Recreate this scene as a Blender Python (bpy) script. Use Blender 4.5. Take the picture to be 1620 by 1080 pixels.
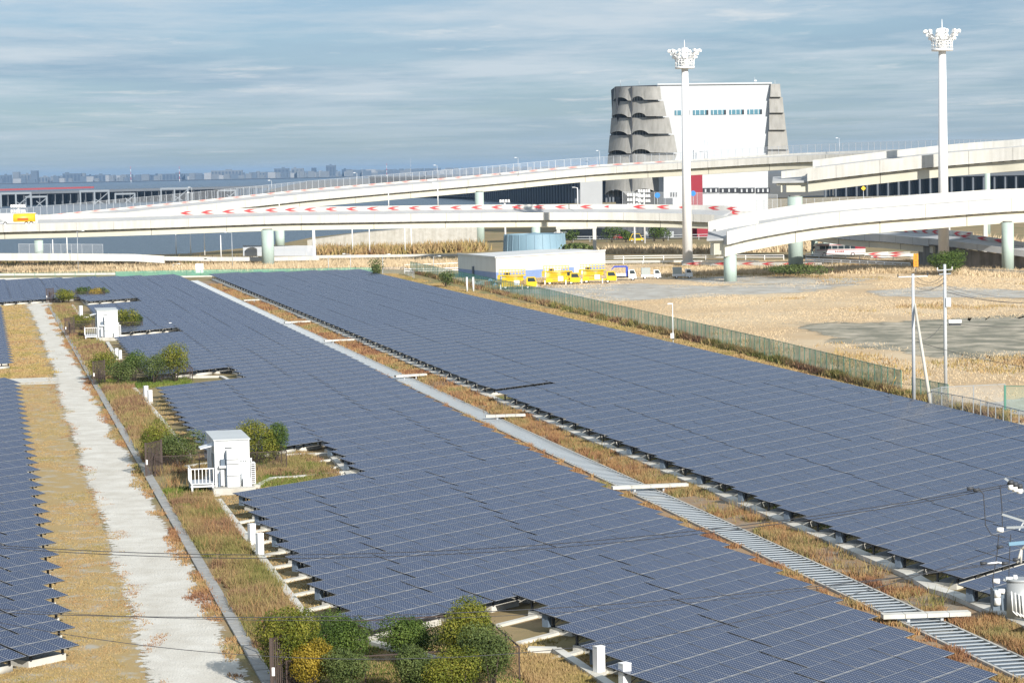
import bpy, math, random
import numpy as np
from mathutils import Vector, Matrix
R = math.radians
random.seed(7); rng = np.random.default_rng(7)
for o in list(bpy.data.objects): bpy.data.objects.remove(o)
SC = bpy.context.scene; COL = SC.collection

# ---------------------------------------------------------------- camera
FPX, HZ, ROLL, CAMH = 3900.0, 266.0, R(1.15), 22.4
PITCH = math.atan((540 - HZ) / FPX * math.cos(ROLL))
FW = np.array([0, math.cos(PITCH), -math.sin(PITCH)]); R0 = np.array([1., 0, 0]); U0 = np.cross(R0, FW)
RT = R0 * math.cos(ROLL) - U0 * math.sin(ROLL); UP = U0 * math.cos(ROLL) + R0 * math.sin(ROLL)
cam = bpy.data.cameras.new('camera'); cam_o = bpy.data.objects.new('camera', cam); COL.objects.link(cam_o)
M4 = Matrix((( RT[0], UP[0], -FW[0], 0), (RT[1], UP[1], -FW[1], 0), (RT[2], UP[2], -FW[2], CAMH), (0, 0, 0, 1)))
cam_o.matrix_world = M4
cam.sensor_width = 36; cam.lens = 36 * FPX / 1620; cam.clip_start = 1; cam.clip_end = 60000
SC.camera = cam_o

# ---------------------------------------------------------------- sky, sun, exposure
SUN_AZ, SUN_EL = R(152), R(25.5)          # azimuth measured clockwise from straight ahead: behind the camera, to the right
w = bpy.data.worlds.new('World'); SC.world = w; w.use_nodes = True
nt = w.node_tree; nt.nodes.clear()
def N(t, **k):
    n = nt.nodes.new(t)
    for a, v in k.items(): setattr(n, a, v)
    return n
L = lambda a, b: nt.links.new(a, b)
sky = N('ShaderNodeTexSky', sky_type='NISHITA', sun_disc=False, sun_elevation=SUN_EL, sun_rotation=SUN_AZ, altitude=20, air_density=1.0, dust_density=0.6, ozone_density=2.0)
tc = N('ShaderNodeTexCoord'); sep = N('ShaderNodeSeparateXYZ'); L(tc.outputs['Generated'], sep.inputs[0])
def mth(op, a, b=None, c=None):
    n = N('ShaderNodeMath', operation=op)
    for i, x in enumerate((a, b, c)):
        if x is None: continue
        if isinstance(x, (int, float)): n.inputs[i].default_value = x
        else: L(x, n.inputs[i])
    return n.outputs[0]
zp = mth('ADD', mth('MAXIMUM', sep.outputs[2], 0.0), 0.018)
cx = mth('DIVIDE', sep.outputs[0], zp); cy = mth('DIVIDE', sep.outputs[1], zp)
cmb = N('ShaderNodeCombineXYZ'); L(cx, cmb.inputs[0]); L(cy, cmb.inputs[1])
def noise(scale, detail, rough, off, sx=1.0, sy=1.0):
    mp = N('ShaderNodeMapping'); L(cmb.outputs[0], mp.inputs[0]); mp.inputs['Location'].default_value = off; mp.inputs['Scale'].default_value = (sx, sy, 1)
    n = N('ShaderNodeTexNoise'); n.inputs['Scale'].default_value = scale; n.inputs['Detail'].default_value = detail; n.inputs['Roughness'].default_value = rough
    L(mp.outputs[0], n.inputs[0]); return n.outputs[0]
def ramp(fac, pts):
    r = N('ShaderNodeValToRGB'); L(fac, r.inputs[0]); e = r.color_ramp.elements
    e[0].position, e[0].color = pts[0][0], (*pts[0][1], 1); e[1].position, e[1].color = pts[-1][0], (*pts[-1][1], 1)
    for p, c in pts[1:-1]: x = e.new(p); x.color = (*c, 1)
    return r.outputs[0]
def gray(a): return (a, a, a)
def mixc(f, a, b):
    m = N('ShaderNodeMix', data_type='RGBA'); L(f, m.inputs[0])
    for i, x in ((6, a), (7, b)):
        if isinstance(x, tuple): m.inputs[i].default_value = (*x, 1)
        else: L(x, m.inputs[i])
    return m.outputs[2]
# three cloud decks laid out in plan (x/z, y/z), so that they flatten towards the horizon all the way round
veil = ramp(noise(0.055, 5, 0.55, (3, 8, 0), 3.2, 1.3), [(0.30, gray(0)), (0.68, gray(1))])
band = ramp(noise(0.20, 7, 0.62, (11, 2, 4), 2.4, 1.7), [(0.42, gray(0)), (0.62, gray(1))])
dark = ramp(noise(0.11, 6, 0.58, (25, 17, 4), 2.2, 1.6), [(0.46, gray(0)), (0.66, gray(1))])
puff = ramp(noise(0.34, 8, 0.64, (2.2, 31, 9), 2.2, 1.1), [(0.56, gray(0)), (0.74, gray(1))])
hi = ramp(sep.outputs[2], [(0.0, gray(0.05)), (0.014, gray(0.35)), (0.040, gray(1.0))])
skyc = N('ShaderNodeMix', data_type='RGBA', blend_type='MULTIPLY'); skyc.inputs[0].default_value = 1.0
L(sky.outputs[0], skyc.inputs[6]); skyc.inputs[7].default_value = (0.36, 0.47, 0.64, 1)
c1 = mixc(mth('ADD', mth('MULTIPLY', veil, 0.45), 0.25), skyc.outputs[2], (2.70, 3.50, 4.30))
c2 = mixc(mth('MULTIPLY', mth('MULTIPLY', dark, hi), 0.48), c1, (1.60, 2.40, 3.40))
c3 = mixc(mth('MULTIPLY', mth('MULTIPLY', band, hi), 0.80), c2, (4.1, 4.6, 5.0))
c3 = mixc(mth('MULTIPLY', mth('MULTIPLY', puff, hi), 0.75), c3, (6.2, 6.0, 5.7))
bg = N('ShaderNodeBackground'); bg.inputs[1].default_value = 0.10; L(c3, bg.inputs[0])
out = N('ShaderNodeOutputWorld'); L(bg.outputs[0], out.inputs[0])
sl = bpy.data.lights.new('sun', 'SUN'); sl.energy = 4.2; sl.angle = R(0.5); sl.color = (1.0, 0.94, 0.85)
so = bpy.data.objects.new('sun', sl); COL.objects.link(so)
tow = Vector((math.sin(SUN_AZ) * math.cos(SUN_EL), math.cos(SUN_AZ) * math.cos(SUN_EL), math.sin(SUN_EL)))
so.rotation_euler = tow.to_track_quat('Z', 'Y').to_euler(); so.location = (0, 0, 80)
vs = SC.view_settings; SC.display_settings.display_device = 'sRGB'
vs.view_transform = 'Standard'; vs.look = 'None'; vs.gamma = 1; vs.exposure = 0.66; vs.use_curve_mapping = False
SC.cycles.volume_bounces = 1; SC.cycles.max_bounces = 6; SC.cycles.transparent_max_bounces = 24
SC.cycles.diffuse_bounces = 3; SC.cycles.glossy_bounces = 3
try: SC.cycles.use_denoising = True
except Exception: pass

# ---------------------------------------------------------------- surveying helpers (photo pixel -> point in the place)
def ray(x, y): return FW + RT * (x - 810) / FPX + UP * (540 - y) / FPX
def g(x, y, z=0.0):
    d = ray(x, y); t = (z - CAMH) / d[2]; return Vector((d[0] * t, d[1] * t, z))
def at(x, y, Y):
    d = ray(x, y); t = Y / d[1]; return Vector((d[0] * t, Y, CAMH + d[2] * t))
DD, ED = R(-12.17), R(38.4)                       # direction of the paths and ditches; direction of the panel rows
DV = Vector((math.sin(DD), math.cos(DD), 0)); WV = Vector((math.cos(DD), -math.sin(DD), 0))
EV = Vector((math.sin(ED), math.cos(ED), 0)); NV = Vector((-math.cos(ED), math.sin(ED), 0))
def UV(u, v, z=0.0): return WV * u + DV * v + Vector((0, 0, z))
def px(p):
    q = np.array([p[0], p[1], p[2] - CAMH]); d = q @ FW
    return (810 + FPX * (q @ RT) / d, 540 - FPX * (q @ UP) / d, d)
def inframe(p, m=60):
    if p[1] < 20: return False
    x, y, d = px(p); return d > 0 and -m < x < 1620 + m and -m < y < 1080 + m

# ---------------------------------------------------------------- materials
def mat(name, col, rough=0.8, metal=0.0, var=0.0, scale=1.0, col2=None, bump=0.0, bscale=None, spec=0.5, detail=5, streak=0.0, alpha=None, trans=0.0, cr=(0.35, 0.65)):
    m = bpy.data.materials.new(name); m.use_nodes = True; t = m.node_tree; b = t.nodes['Principled BSDF']
    b.inputs['Roughness'].default_value = rough; b.inputs['Metallic'].default_value = metal; b.inputs['Specular IOR Level'].default_value = spec
    b.inputs['Base Color'].default_value = (*col, 1)
    if alpha is not None: b.inputs['Alpha'].default_value = alpha
    if trans: b.inputs['Transmission Weight'].default_value = trans
    if col2 is None and var: col2 = tuple(c * (1 - var) for c in col)
    if col2 is not None or bump:
        gm = t.nodes.new('ShaderNodeNewGeometry')
        n = t.nodes.new('ShaderNodeTexNoise'); n.inputs['Scale'].default_value = scale; n.inputs['Detail'].default_value = detail; n.inputs['Roughness'].default_value = 0.6
        t.links.new(gm.outputs['Position'], n.inputs['Vector'])
    if col2 is not None:
        r = t.nodes.new('ShaderNodeValToRGB'); r.color_ramp.elements[0].position = cr[0]; r.color_ramp.elements[1].position = cr[1]
        r.color_ramp.elements[0].color = (*col, 1); r.color_ramp.elements[1].color = (*col2, 1)
        t.links.new(n.outputs[0], r.inputs[0]); last = r.outputs[0]
        if streak:
            mp = t.nodes.new('ShaderNodeMapping'); mp.inputs['Scale'].default_value = (1.2, 1.2, 0.08); t.links.new(gm.outputs['Position'], mp.inputs[0])
            n2 = t.nodes.new('ShaderNodeTexNoise'); n2.inputs['Scale'].default_value = 1.0; n2.inputs['Detail'].default_value = 6; t.links.new(mp.outputs[0], n2.inputs['Vector'])
            r2 = t.nodes.new('ShaderNodeValToRGB'); r2.color_ramp.elements[0].position = 0.42; r2.color_ramp.elements[1].position = 0.7
            r2.color_ramp.elements[0].color = (1, 1, 1, 1); r2.color_ramp.elements[1].color = (1 - streak, 1 - streak, 1 - streak * 1.1, 1)
            t.links.new(n2.outputs[0], r2.inputs[0])
            mx = t.nodes.new('ShaderNodeMix'); mx.data_type = 'RGBA'; mx.blend_type = 'MULTIPLY'; mx.inputs[0].default_value = 1
            t.links.new(last, mx.inputs[6]); t.links.new(r2.outputs[0], mx.inputs[7]); last = mx.outputs[2]
        t.links.new(last, b.inputs['Base Color'])
    if bump:
        n3 = t.nodes.new('ShaderNodeTexNoise'); n3.inputs['Scale'].default_value = bscale or scale * 4; n3.inputs['Detail'].default_value = 6
        t.links.new(gm.outputs['Position'], n3.inputs['Vector'])
        bp = t.nodes.new('ShaderNodeBump'); bp.inputs['Strength'].default_value = bump; bp.inputs['Distance'].default_value = 0.1
        t.links.new(n3.outputs[0], bp.inputs['Height']); t.links.new(bp.outputs[0], b.inputs['Normal'])
    return m

# ---------------------------------------------------------------- object helpers
def tag(o, label=None, cat=None, group=None, kind=None):
    if label: o['label'] = label
    if cat: o['category'] = cat
    if group: o['group'] = group
    if kind: o['kind'] = kind
    return o
def empty(name, loc, rz=0.0, label=None, cat=None, group=None, parent=None):
    o = bpy.data.objects.new(name, None); COL.objects.link(o); o.location = Vector(loc); o.rotation_euler = (0, 0, rz); o.empty_display_size = 0.5
    if parent: o.parent = parent
    return tag(o, label, cat, group)
def loc_matrix(o):
    m = Matrix.LocRotScale(o.location, o.rotation_euler, o.scale)
    return loc_matrix(o.parent) @ m if o.parent else m
def linkm(name, me, parent=None, loc=None, rot=None):
    o = bpy.data.objects.new(name, me); COL.objects.link(o)
    if parent: o.parent = parent
    if loc is not None: o.location = loc
    if rot is not None: o.rotation_euler = rot
    return o
class MB:
    def __init__(s): s.v = []; s.f = []; s.m = []; s.sm = []
    def add(s, vs, fs, m=0, smooth=False):
        b = len(s.v); s.v += [tuple(x) for x in vs]
        for f in fs: s.f.append(tuple(b + i for i in f)); s.m.append(m); s.sm.append(smooth)
        return s
    def quad(s, a, b, c, d, m=0): return s.add([a, b, c, d], [(0, 1, 2, 3)], m)
    def hexa(s, p, m=0):      # p: 4 bottom, 4 top (same order)
        return s.add(p, [(3, 2, 1, 0), (4, 5, 6, 7), (0, 1, 5, 4), (1, 2, 6, 5), (2, 3, 7, 6), (3, 0, 4, 7)], m)
    def box(s, c, sz, rz=0.0, m=0, taper=1.0):
        x, y, z = sz[0] / 2, sz[1] / 2, sz[2] / 2; ca, sa = math.cos(rz), math.sin(rz); p = []
        for zz, k in ((-z, 1.0), (z, taper)):
            for xx, yy in ((-x, -y), (x, -y), (x, y), (-x, y)):
                xx *= k; yy *= k
                p.append((c[0] + xx * ca - yy * sa, c[1] + xx * sa + yy * ca, c[2] + zz))
        return s.hexa(p, m)
    def bar(s, a, b, w, h, m=0):     # rectangular bar between two points
        a, b = Vector(a), Vector(b); d = (b - a).normalized(); up = Vector((0, 0, 1)) if abs(d.z) < 0.95 else Vector((0, 1, 0))
        r = d.cross(up).normalized() * w / 2; u = r.cross(d).normalized() * h / 2
        return s.hexa([a - r - u, a + r - u, b + r - u, b - r - u, a - r + u, a + r + u, b + r + u, b - r + u], m)
    def tube(s, a, b, r0, r1=None, n=10, m=0, caps=True):
        a, b = Vector(a), Vector(b); r1 = r0 if r1 is None else r1; d = (b - a).normalized()
        t = Vector((0, 0, 1)) if abs(d.z) < 0.9 else Vector((1, 0, 0)); x = d.cross(t).normalized(); y = d.cross(x)
        vs = [p + (x * math.cos(2 * math.pi * i / n) + y * math.sin(2 * math.pi * i / n)) * r for p, r in ((a, r0), (b, r1)) for i in range(n)]
        bse = len(s.v); s.v += [tuple(q) for q in vs]
        for i in range(n):
            s.f.append((bse + i, bse + (i + 1) % n, bse + n + (i + 1) % n, bse + n + i)); s.m.append(m); s.sm.append(True)
        if caps:
            s.f.append(tuple(bse + i for i in range(n))[::-1]); s.m.append(m); s.sm.append(False)
            s.f.append(tuple(bse + n + i for i in range(n))); s.m.append(m); s.sm.append(False)
        return s
    def poly(s, pts, m=0): return s.add(pts, [tuple(range(len(pts)))], m)
    def prism(s, pts, ext, m=0):     # planar polygon extruded by a vector
        n = len(pts); e = Vector(ext); P = [Vector(p) for p in pts]
        return s.add(P + [p + e for p in P], [tuple(range(n))[::-1], tuple(range(n, 2 * n))] + [(i, (i + 1) % n, n + (i + 1) % n, n + i) for i in range(n)], m)
    def mesh(s, name, mats, inv=None):
        me = bpy.data.meshes.new(name)
        vs = s.v if inv is None else [tuple(inv @ Vector(p)) for p in s.v]
        me.from_pydata(vs, [], s.f); 
        for mm in (mats if isinstance(mats, (list, tuple)) else [mats]): me.materials.append(mm)
        me.polygons.foreach_set('material_index', s.m); me.polygons.foreach_set('use_smooth', s.sm); me.update(); return me
    def build(s, name, mats, parent=None, world=True):
        inv = loc_matrix(parent).inverted() if (parent and world) else None
        return linkm(name, s.mesh(name, mats, inv), parent)
def copy_tree(o, parent=None):
    c = o.copy(); COL.objects.link(c); c.parent = parent
    for ch in list(o.children): copy_tree(ch, c)
    return c
def np_mesh(name, V, F, mats, mi=None, uv=None, attr=None):   # V (n,3), F (m,k)
    me = bpy.data.meshes.new(name); V = np.ascontiguousarray(V, np.float32); F = np.ascontiguousarray(F, np.int32); k = F.shape[1]
    me.vertices.add(len(V)); me.vertices.foreach_set('co', V.ravel())
    me.loops.add(F.size); me.loops.foreach_set('vertex_index', F.ravel())
    me.polygons.add(len(F)); me.polygons.foreach_set('loop_start', np.arange(0, F.size, k, dtype=np.int32))
    try: me.polygons.foreach_set('loop_total', np.full(len(F), k, np.int32))
    except Exception: pass
    for mm in mats: me.materials.append(mm)
    if mi is not None: me.polygons.foreach_set('material_index', np.ascontiguousarray(mi, np.int32))
    me.update(calc_edges=True)
    if uv is not None:
        l = me.uv_layers.new(name='UVMap'); l.data.foreach_set('uv', np.ascontiguousarray(uv, np.float32).ravel())
    if attr is not None:
        a = me.attributes.new('tone', 'FLOAT', 'FACE'); a.data.foreach_set('value', np.ascontiguousarray(attr, np.float32))
    me.validate(); return me
# ================================================================ base materials
M = {}
M['land'] = mat('land', (0.30, 0.21, 0.105), 1.0, scale=0.12, col2=(0.17, 0.15, 0.06), bump=0.5, bscale=3)
M['dirt'] = mat('dirt', (0.235, 0.21, 0.165), 1.0, scale=0.5, col2=(0.165, 0.14, 0.09), bump=0.6, bscale=6)
M['gravel'] = mat('gravel', (0.66, 0.64, 0.58), 1.0, scale=0.5, col2=(0.53, 0.50, 0.435), bump=0.9, bscale=9, detail=9)
M['gravel2'] = mat('gravel_gray', (0.50, 0.49, 0.45), 1.0, scale=0.3, col2=(0.33, 0.30, 0.25), bump=0.9, bscale=9, detail=8)
M['straw'] = mat('straw_ground', (0.57, 0.455, 0.30), 1.0, scale=0.035, col2=(0.46, 0.325, 0.18), bump=0.8, bscale=1.5, detail=8)
M['mud'] = mat('mud', (0.175, 0.17, 0.125), 1.0, scale=0.22, col2=(0.44, 0.39, 0.30), bump=0.8, bscale=1.5, detail=12, cr=(0.42, 0.64))
M['asphalt'] = mat('asphalt', (0.075, 0.077, 0.08), 0.9, scale=0.6, col2=(0.055, 0.055, 0.06))
M['conc'] = mat('concrete', (0.50, 0.49, 0.45), 0.9, scale=0.9, col2=(0.42, 0.40, 0.355), bump=0.2, streak=0.18)
M['concw'] = mat('concrete_white', (0.64, 0.63, 0.585), 0.9, scale=0.7, col2=(0.55, 0.535, 0.48), streak=0.12)
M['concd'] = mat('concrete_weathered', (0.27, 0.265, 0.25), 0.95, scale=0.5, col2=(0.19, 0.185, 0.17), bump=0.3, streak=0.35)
M['slab'] = mat('concrete_slab', (0.34, 0.345, 0.335), 0.95, scale=1.5, col2=(0.27, 0.265, 0.25), bump=0.3)
M['white'] = mat('white_paint', (0.86, 0.86, 0.85), 0.5)
M['whiteg'] = mat('white_metal', (0.74, 0.76, 0.77), 0.45, var=0.06, scale=0.8)
M['galv'] = mat('galvanised', (0.50, 0.53, 0.56), 0.5, 0.3)
M['dgrey'] = mat('dark_steel', (0.055, 0.06, 0.07), 0.6, 0.2)
M['boxgrey'] = mat('blue_grey_box', (0.12, 0.16, 0.21), 0.5)
M['brown'] = mat('brown_paint', (0.055, 0.035, 0.028), 0.6)
M['rust'] = mat('rust', (0.22, 0.10, 0.05), 0.9)
M['strut'] = mat('strut_concrete', (0.46, 0.50, 0.53), 0.8, var=.06, scale=1.0)
M['galvd'] = mat('galvanised_dull', (0.30, 0.33, 0.35), 0.6, 0.2)
M['gwater'] = mat('dark_water', (0.035, 0.055, 0.06), 0.15, var=0.3, scale=1)

def wire(name, col, a, scale=9.0):
    m = bpy.data.materials.new(name); m.use_nodes = True; t = m.node_tree; b = t.nodes['Principled BSDF']
    b.inputs['Base Color'].default_value = (*col, 1); b.inputs['Roughness'].default_value = 0.6
    gm = t.nodes.new('ShaderNodeNewGeometry'); n = t.nodes.new('ShaderNodeTexNoise'); n.inputs['Scale'].default_value = scale; n.inputs['Detail'].default_value = 3
    t.links.new(gm.outputs['Position'], n.inputs['Vector'])
    mr = t.nodes.new('ShaderNodeMapRange'); mr.inputs[1].default_value = 0.3; mr.inputs[2].default_value = 0.7; mr.inputs[3].default_value = a * 0.75; mr.inputs[4].default_value = min(1, a * 1.25)
    t.links.new(n.outputs[0], mr.inputs[0]); t.links.new(mr.outputs[0], b.inputs['Alpha']); return m
M['mesh_green'] = wire('green_wire_mesh', (0.12, 0.42, 0.32), 0.55, 0.35)
M['mesh_grey'] = wire('grey_wire_mesh', (0.40, 0.42, 0.44), 0.20)
M['mesh_brown'] = wire('brown_wire_mesh', (0.05, 0.034, 0.028), 0.20)

# ---- solar module: glass with 6 x 8 cells, UV runs 0..1 over one module
def cellmat(name, base, dot, dotc, line, linec, rough, refl):
    m = bpy.data.materials.new(name); m.use_nodes = True; t = m.node_tree; b = t.nodes['Principled BSDF']
    def nn(k, **a):
        n = t.nodes.new(k)
        for q, v in a.items(): setattr(n, q, v)
        return n
    def mt(op, a, c=None):
        n = nn('ShaderNodeMath', operation=op)
        for i, x in enumerate((a, c)):
            if x is None: continue
            if isinstance(x, (int, float)): n.inputs[i].default_value = x
            else: t.links.new(x, n.inputs[i])
        return n.outputs[0]
    uv = nn('ShaderNodeUVMap'); sp = nn('ShaderNodeSeparateXYZ'); t.links.new(uv.outputs[0], sp.inputs[0])
    fx = mt('ABSOLUTE', mt('SUBTRACT', mt('FRACT', mt('MULTIPLY', sp.outputs[0], 6.0)), 0.5))
    fy = mt('ABSOLUTE', mt('SUBTRACT', mt('FRACT', mt('MULTIPLY', sp.outputs[1], 8.0)), 0.5))
    corner = mt('GREATER_THAN', mt('ADD', fx, fy), dot)
    lx = mt('GREATER_THAN', fx, 1 - line); ly = mt('GREATER_THAN', fy, 1 - line)
    ln = mt('MAXIMUM', lx, ly)
    gm = nn('ShaderNodeNewGeometry'); ns = nn('ShaderNodeTexNoise'); ns.inputs['Scale'].default_value = 0.35; ns.inputs['Detail'].default_value = 3
    t.links.new(gm.outputs['Position'], ns.inputs['Vector'])
    r0 = nn('ShaderNodeMix', data_type='RGBA'); t.links.new(ns.outputs[0], r0.inputs[0]); r0.inputs[6].default_value = (*[c * 0.8 for c in base], 1); r0.inputs[7].default_value = (*[c * 1.25 for c in base], 1)
    a1 = nn('ShaderNodeMix', data_type='RGBA'); t.links.new(ln, a1.inputs[0]); t.links.new(r0.outputs[2], a1.inputs[6]); a1.inputs[7].default_value = (*linec, 1)
    a2 = nn('ShaderNodeMix', data_type='RGBA'); t.links.new(corner, a2.inputs[0]); t.links.new(a1.outputs[2], a2.inputs[6]); a2.inputs[7].default_value = (*dotc, 1)
    t.links.new(a2.outputs[2], b.inputs['Base Color']); b.inputs['Roughness'].default_value = rough
    b.inputs['Specular IOR Level'].default_value = refl; b.inputs['Coat Weight'].default_value = 0.0
    return m
M['cell_a'] = cellmat('solar_cells_dotted', (0.014, 0.023, 0.060), 0.80, (0.38, 0.42, 0.48), 0.515, (0.1, 0.12, 0.2), 0.24, 0.62)
M['cell_b'] = cellmat('solar_cells_lined', (0.016, 0.024, 0.055), 0.90, (0.26, 0.30, 0.38), 0.54, (0.15, 0.18, 0.25), 0.24, 0.62)
M['frame'] = mat('aluminium_frame', (0.42, 0.43, 0.44), 0.5, 0.35)
M['frame_side'] = mat('frame_side', (0.04, 0.045, 0.055), 0.6)

# ================================================================ ground
def sheet(name, pts, z, m, label=None):
    b = MB(); b.poly([(p[0], p[1], z) for p in pts]); o = b.build(name, m); o['kind'] = 'structure'; return o
# the land, with its edge on the bay
shore = [(-700, 690), (-260, 700), (-160, 694), (-110, 697), (-92, 702), (-87, 720), (-74, 765), (-68, 850), (-50, 930), (-20, 1000), (0, 1150), (20, 1500), (90, 1560), (700, 1600), (1600, 1600)]
land = [(-700, -80)] + shore + [(1600, -80)]
b = MB(); b.poly([(x, y, 0) for x, y in land][::-1])
o = b.build('ground', M['land']); o['kind'] = 'structure'
b = MB()
for (x0, y0), (x1, y1) in zip(shore[:-1], shore[1:]): b.quad((x0, y0, 0), (x0 - 2, y0 + 7, -4), (x1 - 2, y1 + 7, -4), (x1, y1, 0))
o = b.build('revetment', M['concd']); o['kind'] = 'structure'
# the sea
ms = bpy.data.materials.new('sea_water'); ms.use_nodes = True; t = ms.node_tree; bs = t.nodes['Principled BSDF']
bs.inputs['Base Color'].default_value = (0.045, 0.07, 0.085, 1); bs.inputs['Roughness'].default_value = 0.28; bs.inputs['Specular IOR Level'].default_value = 0.35
gm = t.nodes.new('ShaderNodeNewGeometry'); mp = t.nodes.new('ShaderNodeMapping'); mp.inputs['Scale'].default_value = (0.35, 0.12, 1); t.links.new(gm.outputs['Position'], mp.inputs[0])
n1 = t.nodes.new('ShaderNodeTexNoise'); n1.inputs['Scale'].default_value = 1.0; n1.inputs['Detail'].default_value = 8; n1.inputs['Roughness'].default_value = 0.65; t.links.new(mp.outputs[0], n1.inputs['Vector'])
bp = t.nodes.new('ShaderNodeBump'); bp.inputs['Strength'].default_value = 1.0; bp.inputs['Distance'].default_value = 1.6; t.links.new(n1.outputs[0], bp.inputs['Height']); t.links.new(bp.outputs[0], bs.inputs['Normal'])
r = t.nodes.new('ShaderNodeValToRGB'); r.color_ramp.elements[0].position = 0.4; r.color_ramp.elements[1].position = 0.7
r.color_ramp.elements[0].color = (0.035, 0.058, 0.075, 1); r.color_ramp.elements[1].color = (0.075, 0.105, 0.12, 1); t.links.new(n1.outputs[0], r.inputs[0]); t.links.new(r.outputs[0], bs.inputs['Base Color'])
b = MB(); b.quad((-30000, -2000, -3), (30000, -2000, -3), (30000, 30000, -3), (-30000, 30000, -3)); o = b.build('sea', ms); o['kind'] = 'structure'

# strip following the path direction, ragged edges
def ragged(name, ul, ur, v0, v1, z, m, jag=0.35, step=0.5, soft=0.0):
    n = int((v1 - v0) / step) + 1; vv = np.linspace(v0, v1, n)
    def edge(u, s):
        a = np.array([u(x) for x in vv]) if callable(u) else np.full(n, float(u))
        cv = lambda q, a_: np.convolve(rng.normal(0, 1, n + q - 1), np.ones(q) / q * a_, 'valid'); w1 = cv(3, 1); w2 = cv(15, 2); w3 = cv(60, 5)
        return a + s * jag * (0.45 * w1 + w2 + 0.7 * w3)
    a = edge(ul, 1); c = edge(ur, 1); b = MB(); vs = []; K = 2
    if soft: K = 4
    for i in range(n):
        if soft: vs += [tuple(UV(a[i] - soft, vv[i], z)), tuple(UV(a[i] + soft, vv[i], z)), tuple(UV(c[i] - soft * .7, vv[i], z)), tuple(UV(c[i] + soft * .7, vv[i], z))]
        else: vs += [tuple(UV(a[i], vv[i], z)), tuple(UV(c[i], vv[i], z))]
    b.add(vs, [(K * i + j, K * i + j + 1, K * i + K + j + 1, K * i + K + j) for i in range(n - 1) for j in range(K - 1)])
    o = b.build(name, m); o['kind'] = 'structure'
    if soft:
        at_ = o.data.attributes.new('cover', 'FLOAT', 'POINT'); at_.data.foreach_set('value', np.tile([0., 1., 1., 0.], n).astype(np.float32))
    return o
def speckled(m, sc=1.6):          # stones thin out where the sheet's 'cover' falls
    t = m.node_tree; b = t.nodes['Principled BSDF']; a = t.nodes.new('ShaderNodeAttribute'); a.attribute_name = 'cover'; gm = t.nodes.new('ShaderNodeNewGeometry')
    n = t.nodes.new('ShaderNodeTexNoise'); n.inputs['Scale'].default_value = sc; n.inputs['Detail'].default_value = 9; n.inputs['Roughness'].default_value = 0.72; t.links.new(gm.outputs['Position'], n.inputs['Vector'])
    x = t.nodes.new('ShaderNodeMath'); x.operation = 'MULTIPLY_ADD'; t.links.new(n.outputs[0], x.inputs[0]); x.inputs[1].default_value = 2.2; x.inputs[2].default_value = -1.6
    y = t.nodes.new('ShaderNodeMath'); y.operation = 'ADD'; t.links.new(x.outputs[0], y.inputs[0]); t.links.new(a.outputs['Fac'], y.inputs[1])
    w_ = t.nodes.new('ShaderNodeMapRange'); w_.inputs[1].default_value = -0.02; w_.inputs[2].default_value = 0.10; t.links.new(y.outputs[0], w_.inputs[0]); t.links.new(w_.outputs[0], b.inputs['Alpha'])
interp = lambda pts: (lambda x: float(np.interp(x, [p[0] for p in pts], [p[1] for p in pts])))
ragged('gravel_path', interp([(95, 6.3), (140, 7.3), (200, 7.4), (260, 7.6), (320, 8.2), (460, 8.1)]), interp([(95, 11.1), (230, 11.0), (300, 11.1), (455, 12.6)]), 92, 455, 0.012, M['gravel'], 0.22, soft=0.75)
speckled(M['gravel'])
ragged('straw_verge', -20, interp([(95, 6.9), (460, 8.6)]), 92, 455, 0.004, mat('verge', (0.38, 0.275, 0.12), 1.0, scale=0.7, col2=(0.40, 0.37, 0.30), bump=0.8, bscale=9, detail=12, cr=(0.50, 0.66)), 0.3)
ragged('gravel_side_path', 0.0 - 20, interp([(0, 7.9)]), 272, 281, 0.010, M['gravel'], 0.5, 0.4, soft=0.4)
ragged('canal_bank', 45.35, 48.1, 90, 520, 0.012, mat('bank_soil', (0.25, 0.215, 0.165), 1, scale=0.9, col2=(0.30, 0.175, 0.08), bump=0.8, bscale=8), 0.05)
ragged('canal_verge', 40.5, 43.05, 90, 520, 0.012, mat('verge_soil', (0.30, 0.22, 0.14), 1, scale=0.9, col2=(0.33, 0.19, 0.085), bump=0.8, bscale=8), 0.05)
ragged('grass_strip', 82.5, interp([(190, 84), (300, 90), (540, 93)]), 180, 540, 0.006, mat('grass_strip', (0.30, 0.215, 0.10), 1, scale=0.25, col2=(0.165, 0.165, 0.045), bump=0.6, bscale=5, detail=8), 0.1)
sheet('dry_field', [UV(u, v) for u, v in [(93, 536), (91.5, 400), (88.5, 274), (86.2, 222), (82, 200), (82, 160), (330, 160), (360, 560)]], 0.004, M['straw'])
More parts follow.
